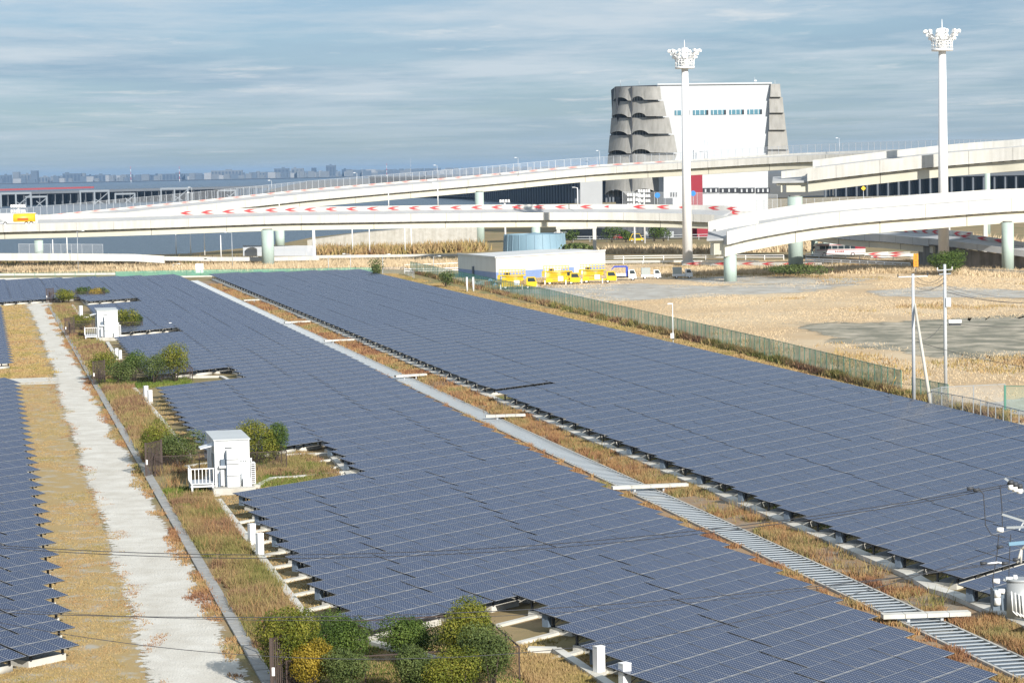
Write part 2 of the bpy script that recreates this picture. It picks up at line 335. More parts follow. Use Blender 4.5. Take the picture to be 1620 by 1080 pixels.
def patch(name, pts, z, m, jag=2.0, n=14):
    P = [g(x, y) for x, y in pts]; Q = []
    for a, c in zip(P, P[1:] + P[:1]):
        for i in range(n):
            p = a.lerp(c, i / n); k = jag * (p.y / 350); Q.append((p.x + math.sin(i * 2.1 + p.y) * 0.5 * k, p.y + (math.sin(i * 1.3 + p.x) + random.uniform(-.3, .3)) * k))
    cx_, cy_ = sum(q[0] for q in Q) / len(Q), sum(q[1] for q in Q) / len(Q); n2 = len(Q); b = MB()
    rings = [[(cx_ + (q[0] - cx_) * f, cy_ + (q[1] - cy_) * f, z) for q in Q] for f in (1.16, 0.80)]
    b.add(rings[0] + rings[1], [(i, (i + 1) % n2, n2 + (i + 1) % n2, n2 + i) for i in range(n2)] + [tuple(range(n2, 2 * n2))]); o = b.build(name, m); o['kind'] = 'structure'
    at_ = o.data.attributes.new('cover', 'FLOAT', 'POINT'); at_.data.foreach_set('value', np.array([0.] * n2 + [1.] * n2, np.float32)); return o
patch('car_park', [(770, 458), (850, 452), (1000, 448), (1130, 452), (1290, 447), (1380, 449), (1260, 463), (1130, 470), (960, 478), (880, 470)], 0.009, M['gravel2'], 0.8)
patch('service_road', [(1060, 441), (1160, 437), (1390, 441), (1340, 449), (1130, 449)], 0.012, M['gravel2'], 0.6)
patch('mud_flat', [(1245, 512), (1400, 509), (1620, 497), (1760, 500), (1760, 585), (1620, 572), (1480, 568), (1330, 545)], 0.009, M['mud'], 1.5)
patch('gravel_lot', [(1370, 460), (1480, 452), (1640, 460), (1760, 468), (1700, 473), (1500, 471), (1390, 469)], 0.013, M['gravel2'], 0.7)
patch('gravel_yard', [(1520, 640), (1620, 628), (1720, 640), (1720, 672), (1620, 668)], 0.013, M['gravel2'], 0.3)

speckled(M['mud'], 0.12); speckled(M['gravel2'], 0.2)
# drain of precast cover slabs beside the path
dr = empty('drain_channel', UV(11.9, 95), label='long grey drain of precast cover slabs running along the right edge of the gravel path', cat='drain')
slabme = MB().box((0, 0, 0.05), (0.62, 1.17, 0.10)).mesh('cover_slab', M['slab'])
v = 96.0; k = 0
while v < 440:
    if k < 292: linkm('cover_slab', slabme, dr, (UV(11.85, v) - dr.location) + Vector((0, 0, random.uniform(-0.012, 0.012))), (0, 0, -DD + random.gauss(0, 0.006)))
    v += 1.2; k += 1

# white concrete kerbs around the arrays
def kerb(pts, label, wd=0.45, h=0.22, m=None, name='concrete_kerb'):
    root = empty(name, pts[0], label=label, cat='kerb')
    for a, c in zip(pts[:-1], pts[1:]):
        n = max(1, int(round((c - a).length / 2.4)))
        for i in range(n):
            p, q = a.lerp(c, i / n), a.lerp(c, (i + 1) / n); d = (q - p).normalized() * 0.012
            MB().bar(p + d + Vector((0, 0, h / 2)), q - d + Vector((0, 0, h / 2)), wd + (0.006 if i % 2 else 0), h + random.uniform(-.006, .006)).build('kerb_block', m or M['concw'], root)
    return root
kerb([UV(15.5, 168.5), UV(15.45, 121)], 'white concrete kerb from the large white kiosk towards the nearest bushes')
kerb([g(836, 1030), g(880, 1031), g(965, 1088), g(1010, 1125)], 'white concrete kerb bending round the corner at the bottom beside two white boxes')
kerb([g(590, 1020), g(690, 1046), g(745, 1042)], 'short white concrete kerb between the nearest bushes')
kerb([g(212, 616), g(257, 668), g(300, 725)], 'white concrete kerb beside the pair of white boxes left of the array')
kerb([g(452, 722), g(521, 720), g(556, 757)], 'white concrete kerb in the notch of the array behind the large kiosk')
kerb([g(405, 772), g(432, 759), g(470, 757), g(560, 748)], 'white concrete edging between the large kiosk and the panels')
kerb([g(300, 598), g(350, 597), g(368, 606)], 'white concrete kerb in the notch behind the middle bushes')
kerb([g(225, 524), g(262, 523)], 'white concrete kerb in the notch behind the small kiosk')
kerb([g(170, 543), g(186, 570)], 'white concrete kerb in front of the small kiosk')
kerb([g(114, 484), g(128, 503), g(148, 502)], 'white concrete kerb left of the small kiosk in the distance')
kerb([g(0, 480), g(90, 477)], 'pale concrete kerb below the farthest block of panels on the left')

# retaining wall on the right of the canal
wp = [UV(48.45, 524, 0), UV(48.45, 300), UV(48.45, 124), UV(47.95, 119.5), UV(48.3, 117.5), UV(48.3, 92)]
rw = empty('canal_wall', wp[2], label='long low concrete wall beside the ditch, below the right-hand array', cat='wall')
for a, c in zip(wp[:-1], wp[1:]):
    n = max(1, int((c - a).length / 2.0))
    for i in range(n):
        p, q = a.lerp(c, i / n), a.lerp(c, (i + 1) / n); d = (q - p).normalized() * 0.01
        j = random.uniform(-.008, .008)
        MB().bar(p + d + Vector((0, 0, 0.10 + j)), q - d + Vector((0, 0, 0.10 + j)), 0.75, 0.30).build('wall_block', M['concw'], rw)

# ditch with concrete cross beams
dt = empty('drainage_ditch', UV(44.1, 96), label='open drainage ditch crossed by many white concrete struts between the two large arrays', cat='ditch')
b = MB()
for u in (43.1, 45.1): b.bar(UV(u, 92, 0.06), UV(u, 524, 0.06), 0.14, 0.14)
b.build('ditch_edge', M['conc'], dt)
MB().quad(UV(43.2, 92, 0.016), UV(45.0, 92, 0.016), UV(45.0, 524, 0.016), UV(43.2, 524, 0.016)).build('ditch_water', M['gwater'], dt)
stm = MB().box((0, 0, 0), (1.74, 0.20, 0.020)).mesh('cross_beam', M['strut'])
v = 97.0; k = 0; rest = MB()
while v < 522:
    if k < 298: linkm('cross_beam', stm, dt, UV(44.1, v, 0.12) - dt.location, (0, 0, -DD + random.gauss(0, .004)))
    else: rest.box(UV(44.1, v, 0.12), (1.74, 0.25, 0.022), -DD)
    v += 0.76; k += 1
o = rest.build('cross_beam', M['strut'], dt); o['kind'] = 'stuff'
# ================================================================ solar tables
MW, MD, TILT, TP = 1.0, 1.318, R(10), 3.12       # module width, depth, tilt, table pitch along the row
ZT = 1.2                                          # height of the upper (far) edge
CT, ST = math.cos(TILT), math.sin(TILT)
# module geometry in its own frame: x along the row, y down the slope (towards the sun), origin at the far-left corner
def module_arrays():
    w_, d_, f, h, fs = MW - 0.008, MD - 0.014, 0.036, 0.042, 0.014
    V = [(0, 0, 0), (w_, 0, 0), (w_, d_, 0), (0, d_, 0), (fs, f, 0), (w_ - fs, f, 0), (w_ - fs, d_ - f, 0), (fs, d_ - f, 0),
         (0, 0, -h), (w_, 0, -h), (w_, d_, -h), (0, d_, -h), (fs, f, -.003), (w_ - fs, f, -.003), (w_ - fs, d_ - f, -.003), (fs, d_ - f, -.003)]
    F = [(0, 4, 5, 1), (1, 5, 6, 2), (2, 6, 7, 3), (3, 7, 4, 0), (12, 15, 14, 13), (0, 1, 9, 8), (1, 2, 10, 9), (2, 3, 11, 10), (3, 0, 8, 11), (8, 9, 10, 11)]
    mi = [1, 1, 1, 1, 0, 2, 2, 2, 2, 2]
    uv = [[(0, 0)] * 4] * 4 + [[(0, 0), (0, 1), (1, 1), (1, 0)]] + [[(0, 0)] * 4] * 5
    return np.array(V, float), np.array(F), np.array(mi), np.array(uv, float)
mV, mF, mM, mU = module_arrays()
def to_table(P):    # slope frame -> table frame (x along row, y towards far, z up; origin under the far-left corner)
    P = np.atleast_2d(P); return np.stack([P[:, 0], -P[:, 1] * CT - P[:, 2] * ST, ZT - P[:, 1] * ST + P[:, 2] * CT], 1)
modV = []
for r_ in range(2):
    for c_ in range(3):
        P = mV.copy(); P[:, 0] += c_ * MW; P[:, 1] += r_ * (MD + 0.02); modV.append(to_table(P))
# supports (table frame)
def support():
    s = MB()                                      # frame: rails and braces
    for y in (0.35, 0.95, 1.70, 2.30):
        z = ZT - y * ST - 0.085; s.bar((0.02, -y * CT, z), (2.98, -y * CT, z), 0.05, 0.07)
    for x in (0.45, 2.5):
        s.bar((x, -0.2, ZT - 0.2 * ST - 0.15), (x, -2.45 * CT, ZT - 2.45 * ST - 0.15), 0.06, 0.08)
        s.bar((x, -0.72, 0.36), (x, -1.25, ZT - 1.25 * ST - 0.19), 0.035, 0.035)
    leg = MB()
    legs = []
    for x in (0.62, 2.55):
        for y in (0.75, 1.95): legs.append(((x, -y * CT), 0.30, ZT - y * ST - 0.18))
    return s, legs
supp, legs = support()
slab = MB().box((1.62, -1.25, 0.15), (2.25, 1.35, 0.34))
strip_me = MB().box((-1.0, -1.0, 0.06), (3.6, 0.34, 0.14)).mesh('foundation_strip', M['concw'])
AZE = math.pi / 2 - ED                            # rotation that sends +x to the row direction
er = (EV, NV)
tables = []                                       # (origin far-left corner on the ground, array key, row, column)
def toff(i, k): return 3.055 * i + 0.11 * ((i + (k // 9) % 3) // 4) + random.Random(i * 7 + k).uniform(0, .025)
def lat(origin_u, origin_v, k, i): return UV(origin_u, origin_v + 4.72 * k) + EV * toff(i, k)
def add_array(key, u0, v0, rows, cols, skip=lambda k, i: False):
    for k in rows:
        for i in cols:
            if skip(k, i): continue
            p = lat(u0 + (min(1.0, max(0.0, (v0 + 4.72 * k - 165) / 100)) if key == 'middle' else 0), v0, k, i)
            if (p @ DV if False else p.dot(DV)) > 531: continue
            c = p + EV * 1.5 - NV * 1.3 + Vector((0, 0, 1))
            if inframe(c, 90) or inframe(c + EV * 2, 90) or inframe(c - EV * 2, 90): tables.append((p, key, k, i))
def mid_skip(k, i):
    if k >= 62: return False
    if i < 0: return True
    if i < 4 and (k <= -11 or 1 <= k <= 5 or 19 <= k <= 22 or 36 <= k <= 38 or 54 <= k <= 57): return True
    return False
add_array('middle', 16.0, 163.54, range(-20, 82), range(-26, 10), mid_skip)
add_array('right', 47.7, 125.63, range(-1, 90), range(0, 14), lambda k, i: (k == 23 and i < 3))
add_array('right', 47.3, 114.8, range(-6, 1), range(0, 14))
add_array('left', 2.30 - 3 * 0.772 * 1.0, 117.0 - 3 * 0.635, range(0, 33), range(-4, 1))
add_array('left', 2.10 - 3 * 0.772, 297.8 - 3 * 0.635, range(0, 28), range(-9, 1))
tables.sort(key=lambda q: (q[0] - Vector((0, 0, CAMH))).length - (0 if inframe(q[0] + EV * 1.5 - NV * 1.3 + Vector((0, 0, 1)), 0) else -400))
ml = {'middle': (M['cell_a'], 'solar tables in the array between the path and the ditch'), 'right': (M['cell_b'], 'solar tables in the array right of the ditch'), 'left': (M['cell_a'], 'solar tables in the array left of the gravel path')}
mod_me = {}
for key, (cm, _) in ml.items():
    mod_me[key] = [np_mesh('solar_panel', modV[j] - modV[j][0], mF, [cm, M['frame'], M['frame_side']], mM, mU.reshape(-1, 2)) for j in (0,)]
supp_me = supp.mesh('support_frame', M['dgrey']); slab_me = slab.mesh('foundation_slab', M['concw'])
leg_me = [MB().box((0, 0, (z1 - z0) / 2), (0.10, 0.10, z1 - z0)).mesh('leg', M['dgrey']) for (_, z0, z1) in legs]
cbox = MB().box((0.34, -0.55, 0.68), (0.30, 0.36, 0.62)); cbox_me = cbox.mesh('combiner_box', M['boxgrey'])
NEAR = 300
leftcol = {'middle': 0, 'right': 0}
ORD = 'zeroth first second third fourth fifth sixth seventh eighth ninth tenth eleventh twelfth thirteenth fourteenth fifteenth sixteenth seventeenth eighteenth nineteenth twentieth'.split()
def ordn(n):
    if n <= 20: return ORD[n]
    return ('twenty-' if n < 30 else 'thirty-' if n < 40 else 'forty-' if n < 50 else 'fifty-') + (ORD[n % 10] if n % 10 else 'tenth')
def tlabel(key, k, i, low):
    if key == 'middle':
        r_ = 'row level with the large kiosk front' if k == 0 else f'{ordn(-k)} row in front of the large kiosk' if k < 0 else f'{ordn(k)} row behind the large kiosk front'
        return f'solar table {ordn(10 - i)} from the ditch, {r_}'.replace('row in front of the large kiosk', 'row before the large kiosk')
    if key == 'right': return f'solar table {ordn(i + 1)} from the wall, {ordn(1 - k if low else k + 2)} row {"before" if low else "behind"} the lower right black gap'
    return f'solar table {ordn(1 - i)} from path, {ordn(k + 1)} row from bottom of left array'
for n_, (p, key, k, i) in enumerate(tables[:NEAR]):
    if key == 'middle':
        if i == 0 or (i == 4 and mid_skip(k, 3)): lb = 'blue solar table at the saw-toothed left end of a middle row, beside the kerb'; gr = 'left end tables of the middle array'
        elif i == 9: lb = 'blue solar table at the ditch end of a middle row'; gr = 'ditch end tables of the middle array'
        else: lb = 'blue solar table inside the middle array between path and ditch, other tables on both sides'; gr = ml[key][1]
    elif key == 'right':
        if i == 0: lb = 'solar table at the stepped end of a right-hand row, above the concrete wall'; gr = 'wall end tables of the right array'
        else: lb = 'blue solar table within the array on the far side of the ditch'; gr = ml[key][1]
    else:
        if i == 0: lb = 'blue solar table with a free corner over dry grass, left of the gravel path'; gr = 'free corner tables of the left array'
        else: lb = 'blue solar table of the left array cut by the left edge of the photo'; gr = ml[key][1]
    lb = tlabel(key, k, i, key == 'right' and p.dot(DV) - 1.98 * i < 118.5)
    root = empty('solar_table', p, AZE, lb, 'solar table', gr)
    for r_ in range(2):
        for c_ in range(3):
            j = r_ * 3 + c_
            o = linkm('solar_panel', mod_me[key][0], root, tuple(modV[j][0] + np.array([0, 0, rng.normal(0, .002)])))
            o.rotation_euler = (rng.normal(0, .0011), rng.normal(0, .0011), 0)
    linkm('support_frame', supp_me, root); linkm('foundation_slab', slab_me, root)
    for (xy, z0, z1), me in zip(legs, leg_me): linkm('leg', me, root, (xy[0], xy[1], z0))
    if key == 'middle' and (i == 0 or (i == 4 and mid_skip(k, 3))) and not (k == 0 and i == 0): linkm('foundation_strip', strip_me, root, (0.35, 0, 0))
    if i in (0, 4) and (k % 2 == 0): linkm('combiner_box', cbox_me, root)
# all the others: one object
far = tables[NEAR:]
tv, tf, tm, tu = [], [], [], []; base = 0
for j in range(6): tv.append(modV[j]); tf.append(mF + base); tm.append(mM); tu.append(mU); base += len(mV)
def addmb(b, mi):
    global base
    V = np.array(b.v); F = np.array(b.f); tv.append(V); tf.append(F + base); tm.append(np.full(len(F), mi)); tu.append(np.zeros((len(F), 4, 2))); base += len(V)
addmb(slab, 3); lb_ = MB()
for xy, z0, z1 in legs[:]: lb_.box((xy[0], xy[1], (z0 + z1) / 2), (0.1, 0.1, z1 - z0))
addmb(lb_, 2)
rl = MB()
for y in (0.35, 2.30): rl.bar((0.02, -y * CT, ZT - y * ST - 0.085), (2.98, -y * CT, ZT - y * ST - 0.085), 0.05, 0.07)
addmb(rl, 2)
TV, TF, TM, TU = np.concatenate(tv), np.concatenate(tf), np.concatenate(tm), np.concatenate(tu)
def many(name, lst, cm):
    n = len(lst)
    if not n: return
    P = np.array([tuple(q[0]) for q in lst]); ca, sa = math.cos(AZE), math.sin(AZE); Rm = np.array([[ca, -sa, 0], [sa, ca, 0], [0, 0, 1]])
    jit = rng.normal(0, 0.0013, (n, 2))
    base_ = TV[None].repeat(n, 0).copy(); base_[:, :, 2] += jit[:, :1] * (base_[:, :, 0] - 1.5) + jit[:, 1:] * (base_[:, :, 1] + 1.3)
    V = base_ @ Rm.T + P[:, None, :]
    F = TF[None] + (np.arange(n) * len(TV))[:, None, None]
    mi = np.tile(TM, n)
    sel = np.zeros(n, int)
    for q, t_ in enumerate(lst): sel[q] = 4 if t_[1] == 'right' else 0
    mi = mi.reshape(n, -1); mi = np.where(mi == 0, sel[:, None], mi).ravel()
    me = np_mesh(name, V.reshape(-1, 3), F.reshape(-1, 4), [M['cell_a'], M['frame'], M['frame_side'], M['concw'], M['cell_b']], mi, np.tile(TU.reshape(-1, 2), (n, 1)))
    o = linkm(name, me); tag(o, 'the distant solar tables of all the arrays, receding towards the viaducts', 'solar tables', kind='stuff'); return o
many('distant_solar_tables', far, None)
print('tables', len(tables))
# ================================================================ bushes and weeds
def leafmat(name, c0, c1, c2):
    m = bpy.data.materials.new(name); m.use_nodes = True; t = m.node_tree; b = t.nodes['Principled BSDF']
    a = t.nodes.new('ShaderNodeAttribute'); a.attribute_name = 'tone'; r = t.nodes.new('ShaderNodeValToRGB'); t.links.new(a.outputs['Fac'], r.inputs[0])
    e = r.color_ramp.elements; e[0].color = (*c0, 1); e[1].color = (*c2, 1); x = e.new(0.5); x.color = (*c1, 1)
    t.links.new(r.outputs[0], b.inputs['Base Color']); b.inputs['Roughness'].default_value = 0.6; b.inputs['Specular IOR Level'].default_value = 0.18
    return m
LM = {'dark': leafmat('leaves_dark_green', (0.03, 0.055, 0.010), (0.06, 0.10, 0.018), (0.12, 0.17, 0.035)),
      'olive': leafmat('leaves_olive', (0.05, 0.075, 0.010), (0.13, 0.145, 0.018), (0.26, 0.235, 0.04)),
      'yellow': leafmat('leaves_yellow', (0.12, 0.10, 0.012), (0.24, 0.175, 0.018), (0.40, 0.28, 0.045)),
      'dull': leafmat('leaves_dull_green', (0.035, 0.055, 0.016), (0.08, 0.11, 0.03), (0.15, 0.18, 0.06))}
barkm = mat('bark', (0.10, 0.075, 0.055), 0.9, var=0.3, scale=6)
def leaf_cloud(nleaf, lobes, size, seed, flat=1.0):
    """leaf-sized faces spread through lobes; each lobe = (centre, radii)."""
    rg = np.random.default_rng(seed); w_ = np.array([l[1][0] * l[1][1] * l[1][2] for l in lobes]) ** 0.67; w_ /= w_.sum()
    idx = rg.choice(len(lobes), nleaf, p=w_); C = np.array([l[0] for l in lobes])[idx]; Rr = np.array([l[1] for l in lobes])[idx]
    d = rg.normal(0, 1, (nleaf, 3)); d /= np.linalg.norm(d, axis=1)[:, None]
    rad = rg.uniform(0.45, 1.06, nleaf) ** 0.6
    # twigs: bunches that stand out of the outline
    bump_ = 1 + 0.16 * np.sin(d[:, 0] * 9 + idx) * np.sin(d[:, 1] * 8 + 2 * idx) * np.sin(d[:, 2] * 7 + idx)
    P = C + d * Rr * (rad * bump_)[:, None]
    P = P[P[:, 2] > 0.02] ; d = d[:len(P)]; n = len(P)
    nrm = d + rg.normal(0, 0.7, (n, 3)); nrm /= np.linalg.norm(nrm, axis=1)[:, None]
    t1 = np.cross(nrm, rg.normal(0, 1, (n, 3))); t1 /= np.linalg.norm(t1, axis=1)[:, None]; t2 = np.cross(nrm, t1)
    s_ = size * rg.uniform(0.6, 1.25, n)[:, None]
    V = np.stack([P - t1 * s_ * 0.5, P + t2 * s_ * 0.28, P + t1 * s_ * 0.5 + nrm * s_ * 0.1, P - t2 * s_ * 0.28], 1).reshape(-1, 3)
    F = np.arange(4 * n).reshape(-1, 4)
    # tone: bunch-wise variation of leaf colour plus leaf by leaf
    q = 0.5 + 0.22 * np.sin(P[:, 0] * 3.1 + seed) * np.cos(P[:, 1] * 2.7) + 0.12 * np.sin(P[:, 2] * 5) + rg.normal(0, 0.17, n)
    return V, F, np.clip(q, 0, 1)
def shrub_lobes(seed, w_, h, n=7):
    rg = random.Random(seed); L_ = []
    for i in range(n):
        a = rg.uniform(0, 6.28); rr = rg.uniform(0.1, 0.40) * w_; z = rg.uniform(0.42, 0.78) * h; k = rg.uniform(0.23, 0.36) * w_
        L_.append(((math.cos(a) * rr, math.sin(a) * rr, z), (k, k, k * rg.uniform(0.8, 1.05) * min(1.2, h / w_ * 1.0))))
    L_.append(((0, 0, h * 0.56), (w_ * 0.42, w_ * 0.42, h * 0.38)))
    return L_
def shrub(p, w_, h, kind, label, seed, nl=2600, leaf=0.13, name='shrub', group=None, cat='shrub', trunk=True):
    root = empty(name, p, label=label, cat=cat, group=group)
    V, F, q = leaf_cloud(nl, shrub_lobes(seed, w_, h), leaf, seed); o = linkm('crown', np_mesh('crown', V, F, [LM[kind]], attr=q), root)
    if trunk:
        b = MB(); rg = random.Random(seed + 5)
        b.tube((0, 0, -0.05), (0.02, 0, h * 0.4), 0.035 * h / 2 + .03, 0.03, 6)
        for i in range(5):
            a = rg.uniform(0, 6.28); b.tube((math.cos(a) * .12, math.sin(a) * .12, 0), (math.cos(a) * w_ * .25, math.sin(a) * w_ * .25, h * 0.62), 0.05, 0.02, 5)
        b.build('trunk', barkm, root, world=False)
    return root
G_ = 'trimmed shrubs in the fenced planting beds'
def S(x, y, wpx, hpx, kind, label, seed, nl=2600, leaf=0.13, **kw):
    p = g(x, y, 0); s = p.y / FPX; return shrub(p, wpx * s, hpx * s, kind, label, seed, int(nl * 2.9), leaf * .85, group=G_, **kw)
S(455, 1090, 105, 135, 'olive', 'large olive green shrub behind the dark gate of the nearest planting bed', 1, 5200, 0.12)
S(532, 1062, 92, 104, 'dark', 'dark green rounded shrub in the nearest bed, close to the panel corner', 2, 4200, 0.12)
S(490, 1094, 70, 84, 'yellow', 'golden yellow shrub in the nearest planting bed', 3, 3600, 0.11)
S(548, 1100, 68, 72, 'dull', 'small dull green shrub right of the golden one', 4, 2600, 0.11)
S(645, 1052, 86, 82, 'dark', 'round dark green shrub alone against the blue panels', 5, 3600, 0.12)
S(658, 1108, 76, 92, 'dull', 'grey-green shrub in front of the round dark one', 6, 3000, 0.12)
S(738, 1076, 108, 128, 'olive', 'tall yellow-green shrub with a pointed top in the nearest bed', 7, 5600, 0.12)
S(778, 1096, 92, 118, 'dull', 'broad green shrub at the right end of the nearest bed beside the mesh fence', 8, 4200, 0.12)
S(722, 1112, 88, 96, 'olive', 'low olive shrub at the bottom edge below the pointed one', 9, 3000, 0.12)
S(252, 735, 62, 74, 'olive', 'olive shrub left of the large white kiosk, beside the brown gate', 10, 2400, 0.15)
S(286, 740, 60, 58, 'dull', 'dull green shrub just left of the large kiosk platform', 11, 2000, 0.15)
S(406, 737, 72, 76, 'olive', 'large olive shrub right behind the large white kiosk', 12, 2600, 0.15)
S(438, 733, 50, 68, 'dark', 'dark green shrub at the right end of the bed behind the large kiosk', 13, 1900, 0.15)
S(163, 602, 44, 48, 'olive', 'olive green shrub at the left end of the middle bed', 14, 1200, 0.2)
S(188, 612, 44, 42, 'dull', 'dull green shrub second from the left in the middle bed', 15, 1100, 0.2)
S(213, 604, 40, 50, 'dark', 'dark green shrub in the centre of the middle bed', 16, 1100, 0.2)
S(243, 606, 50, 46, 'dull', 'broad green shrub right of centre in the middle bed', 17, 1200, 0.2)
S(278, 604, 50, 62, 'olive', 'tallest yellow-green shrub at the right end of the middle bed', 18, 1600, 0.2)
S(128, 524, 36, 28, 'olive', 'olive shrub left of the small white kiosk', 19, 800, 0.25)
S(202, 527, 34, 40, 'olive', 'yellow-green shrub right of the small white kiosk', 20, 1000, 0.25)
S(214, 526, 22, 36, 'dull', 'dull green shrub behind the yellow-green one by the small kiosk', 21, 700, 0.25)
S(100, 479, 34, 23, 'olive', 'leftmost shrub of the farthest planting bed', 22, 600, 0.3)
S(131, 474, 26, 22, 'dark', 'dark green shrub in the middle of the farthest planting bed', 23, 550, 0.3)
S(150, 474, 22, 19, 'yellow', 'yellow shrub in the farthest planting bed', 24, 450, 0.3)
S(165, 473, 18, 19, 'dull', 'green shrub at the right end of the farthest planting bed', 25, 450, 0.3)
for a in [(595, 440, 24, 30, 'dull', 'round dark shrub behind the far corner of the right array', 26), (705, 455, 24, 26, 'dull', 'bush growing against the green mesh fence', 27)]:
    p = g(a[0], a[1]); s = p.y / FPX; shrub(p, a[2] * s, a[3] * s, a[4], a[5], a[6], 900, 0.35)
p = at(1502, 431, 478); p.z = 0; shrub(p, 7.9, 4.9, 'dark', 'large dark evergreen tree beside the orange sign', 28, 5000, 0.32, name='evergreen_tree', cat='tree')
p = g(1272, 438); 
shrub(Vector((p.x, p.y - 3, 0)), 13, 2.6, 'dull', 'low dark thicket round the foot of the tall green pier', 29, 2600, 0.4, trunk=False)
for k, (x, y, h, wd) in enumerate([(968, 384, 25, 30), (990, 383, 16, 16), (1035, 383, 22, 20), (1050, 384, 20, 18), (905, 384, 18, 22)]):
    pp = at(x, y, 725); pp.z = 0; s = 0.186; shrub(pp, wd * s * 1.25, h * s * 1.25, 'dark', ['bushy tree under the red chevron viaduct, further left of the yellow van', 'small tree just left of the yellow van', 'tree right of the paired white masts', 'tree next to the red wall under the viaduct', 'tree behind the blue tank, under the viaduct'][k], 30 + k, 700, 0.5, name='tree', cat='tree')

# ---- weeds and grasses (beyond counting): tufts of blades
def grassmat(name, stops):
    m = bpy.data.materials.new(name); m.use_nodes = True; t = m.node_tree; b = t.nodes['Principled BSDF']
    a = t.nodes.new('ShaderNodeAttribute'); a.attribute_name = 'tone'; r = t.nodes.new('ShaderNodeValToRGB'); t.links.new(a.outputs['Fac'], r.inputs[0])
    e = r.color_ramp.elements; e[0].color = (*stops[0], 1); e[1].color = (*stops[-1], 1)
    for i, c in enumerate(stops[1:-1], 1): x = e.new(i / (len(stops) - 1)); x.color = (*c, 1)
    t.links.new(r.outputs[0], b.inputs['Base Color']); b.inputs['Roughness'].default_value = 0.9; b.inputs['Specular IOR Level'].default_value = 0.1
    return m
GM = {'weed': grassmat('weeds_mixed', [(0.10, 0.13, 0.03), (0.22, 0.20, 0.07), (0.30, 0.225, 0.105), (0.25, 0.15, 0.09), (0.16, 0.085, 0.065)]),
      'dry': grassmat('grass_dry', [(0.19, 0.18, 0.055), (0.34, 0.26, 0.10), (0.40, 0.29, 0.14), (0.36, 0.245, 0.12), (0.30, 0.17, 0.09)]),
      'rust': grassmat('weeds_rust', [(0.16, 0.17, 0.055), (0.33, 0.25, 0.12), (0.36, 0.215, 0.10), (0.27, 0.14, 0.075), (0.20, 0.10, 0.065)]),
      'straw': grassmat('straw', [(0.45, 0.34, 0.20), (0.56, 0.44, 0.28), (0.64, 0.52, 0.35), (0.55, 0.41, 0.25)]),
      'green': grassmat('grass_green', [(0.06, 0.10, 0.02), (0.12, 0.17, 0.03), (0.24, 0.22, 0.07)])}
def fnoise(P, s, seed):                      # value noise, four octaves, 0..1
    t = 0; amp = 0.5; tot = 0; rg = np.random.default_rng(seed); T = rg.random((256, 256))
    for o_ in range(4):
        X, Y = P[:, 0] * s + o_ * 17.3, P[:, 1] * s * 0.6 + o_ * 5.1; i, j = np.floor(X).astype(int), np.floor(Y).astype(int); fx, fy = X - i, Y - j
        fx = fx * fx * (3 - 2 * fx); fy = fy * fy * (3 - 2 * fy); q = lambda a, b: T[a % 256, b % 256]
        t = t + amp * ((q(i, j) * (1 - fx) + q(i + 1, j) * fx) * (1 - fy) + (q(i, j + 1) * (1 - fx) + q(i + 1, j + 1) * fx) * fy); tot += amp; amp *= 0.55; s *= 2.1
    return np.clip((t / tot - 0.5) * 1.7 + 0.5, 0, 1)
def tufts(name, P, h, width, kind, label, seed, blades=5, spread=0.25, tone=None, cat='grass'):
    rg = np.random.default_rng(seed); n = len(P)
    if n == 0: return
    P = np.repeat(P, blades, 0) + np.concatenate([rg.normal(0, spread, (n * blades, 2)), np.zeros((n * blades, 1))], 1)
    if np.isscalar(h) and h > 0.19: h = h * (0.35 + 1.15 * fnoise(P[::blades] if False else P[::blades], 0.9, seed + 9))
    m_ = len(P); hh = np.repeat(np.broadcast_to(h, n), blades) * rg.uniform(0.45, 1.15, m_)
    a = rg.uniform(0, 2 * np.pi, m_); ax = np.stack([np.cos(a), np.sin(a), np.zeros(m_)], 1) * (width * rg.uniform(0.6, 1.4, m_))[:, None]
    lean = np.concatenate([rg.normal(0, 0.35, (m_, 2)), np.ones((m_, 1))], 1) * hh[:, None]
    V = np.stack([P - ax, P + ax, P + lean], 1).reshape(-1, 3); F = np.arange(3 * m_).reshape(-1, 3)
    tn = (fnoise(P, 0.35, seed) if tone is None else np.repeat(tone, blades)) * 0.75 + 0.12 + rg.normal(0, 0.13, m_)
    o = linkm(name, np_mesh(name, V, F, [GM[kind]], attr=np.clip(tn, 0, 1))); return tag(o, label, cat, kind='stuff')
def strip_pts(u0, u1, v0, v1, n, seed, thr=0.0, s=0.5, taper=True):
    rg = np.random.default_rng(seed)
    v = v0 + (v1 - v0) * rg.random(n) ** (1.6 if taper else 1); u = rg.uniform(0, 1, n)
    a = np.array([u0(x) for x in v]) if callable(u0) else u0; c = np.array([u1(x) for x in v]) if callable(u1) else u1
    u = a + (c - a) * u; P = np.outer(u, np.array(WV)) + np.outer(v, np.array(DV))
    if thr > 0: P = P[fnoise(P, s, seed + 3) > thr]
    return P
rag = lambda base, amp, f=1.0: (lambda v: base + amp * (math.sin(v * 0.9 * f) * 0.5 + math.sin(v * 0.37 * f + 1) * 0.8 + math.sin(v * 2.3 * f) * 0.3))
tufts('dry_grass_verge', strip_pts(-2, rag(7.0, 0.7), 95, 275, 30000, 1, 0.36, 0.30), 0.075, 0.022, 'dry', 'flat straw coloured grass between the left array and the gravel path', 1, 5, 0.14)
tufts('dry_grass_verge', strip_pts(2, rag(7.6, 0.8), 282, 450, 7000, 2, 0.2, 0.7), 0.14, 0.07, 'dry', 'straw coloured grass left of the far stretch of the gravel path', 2, 4, 0.3)
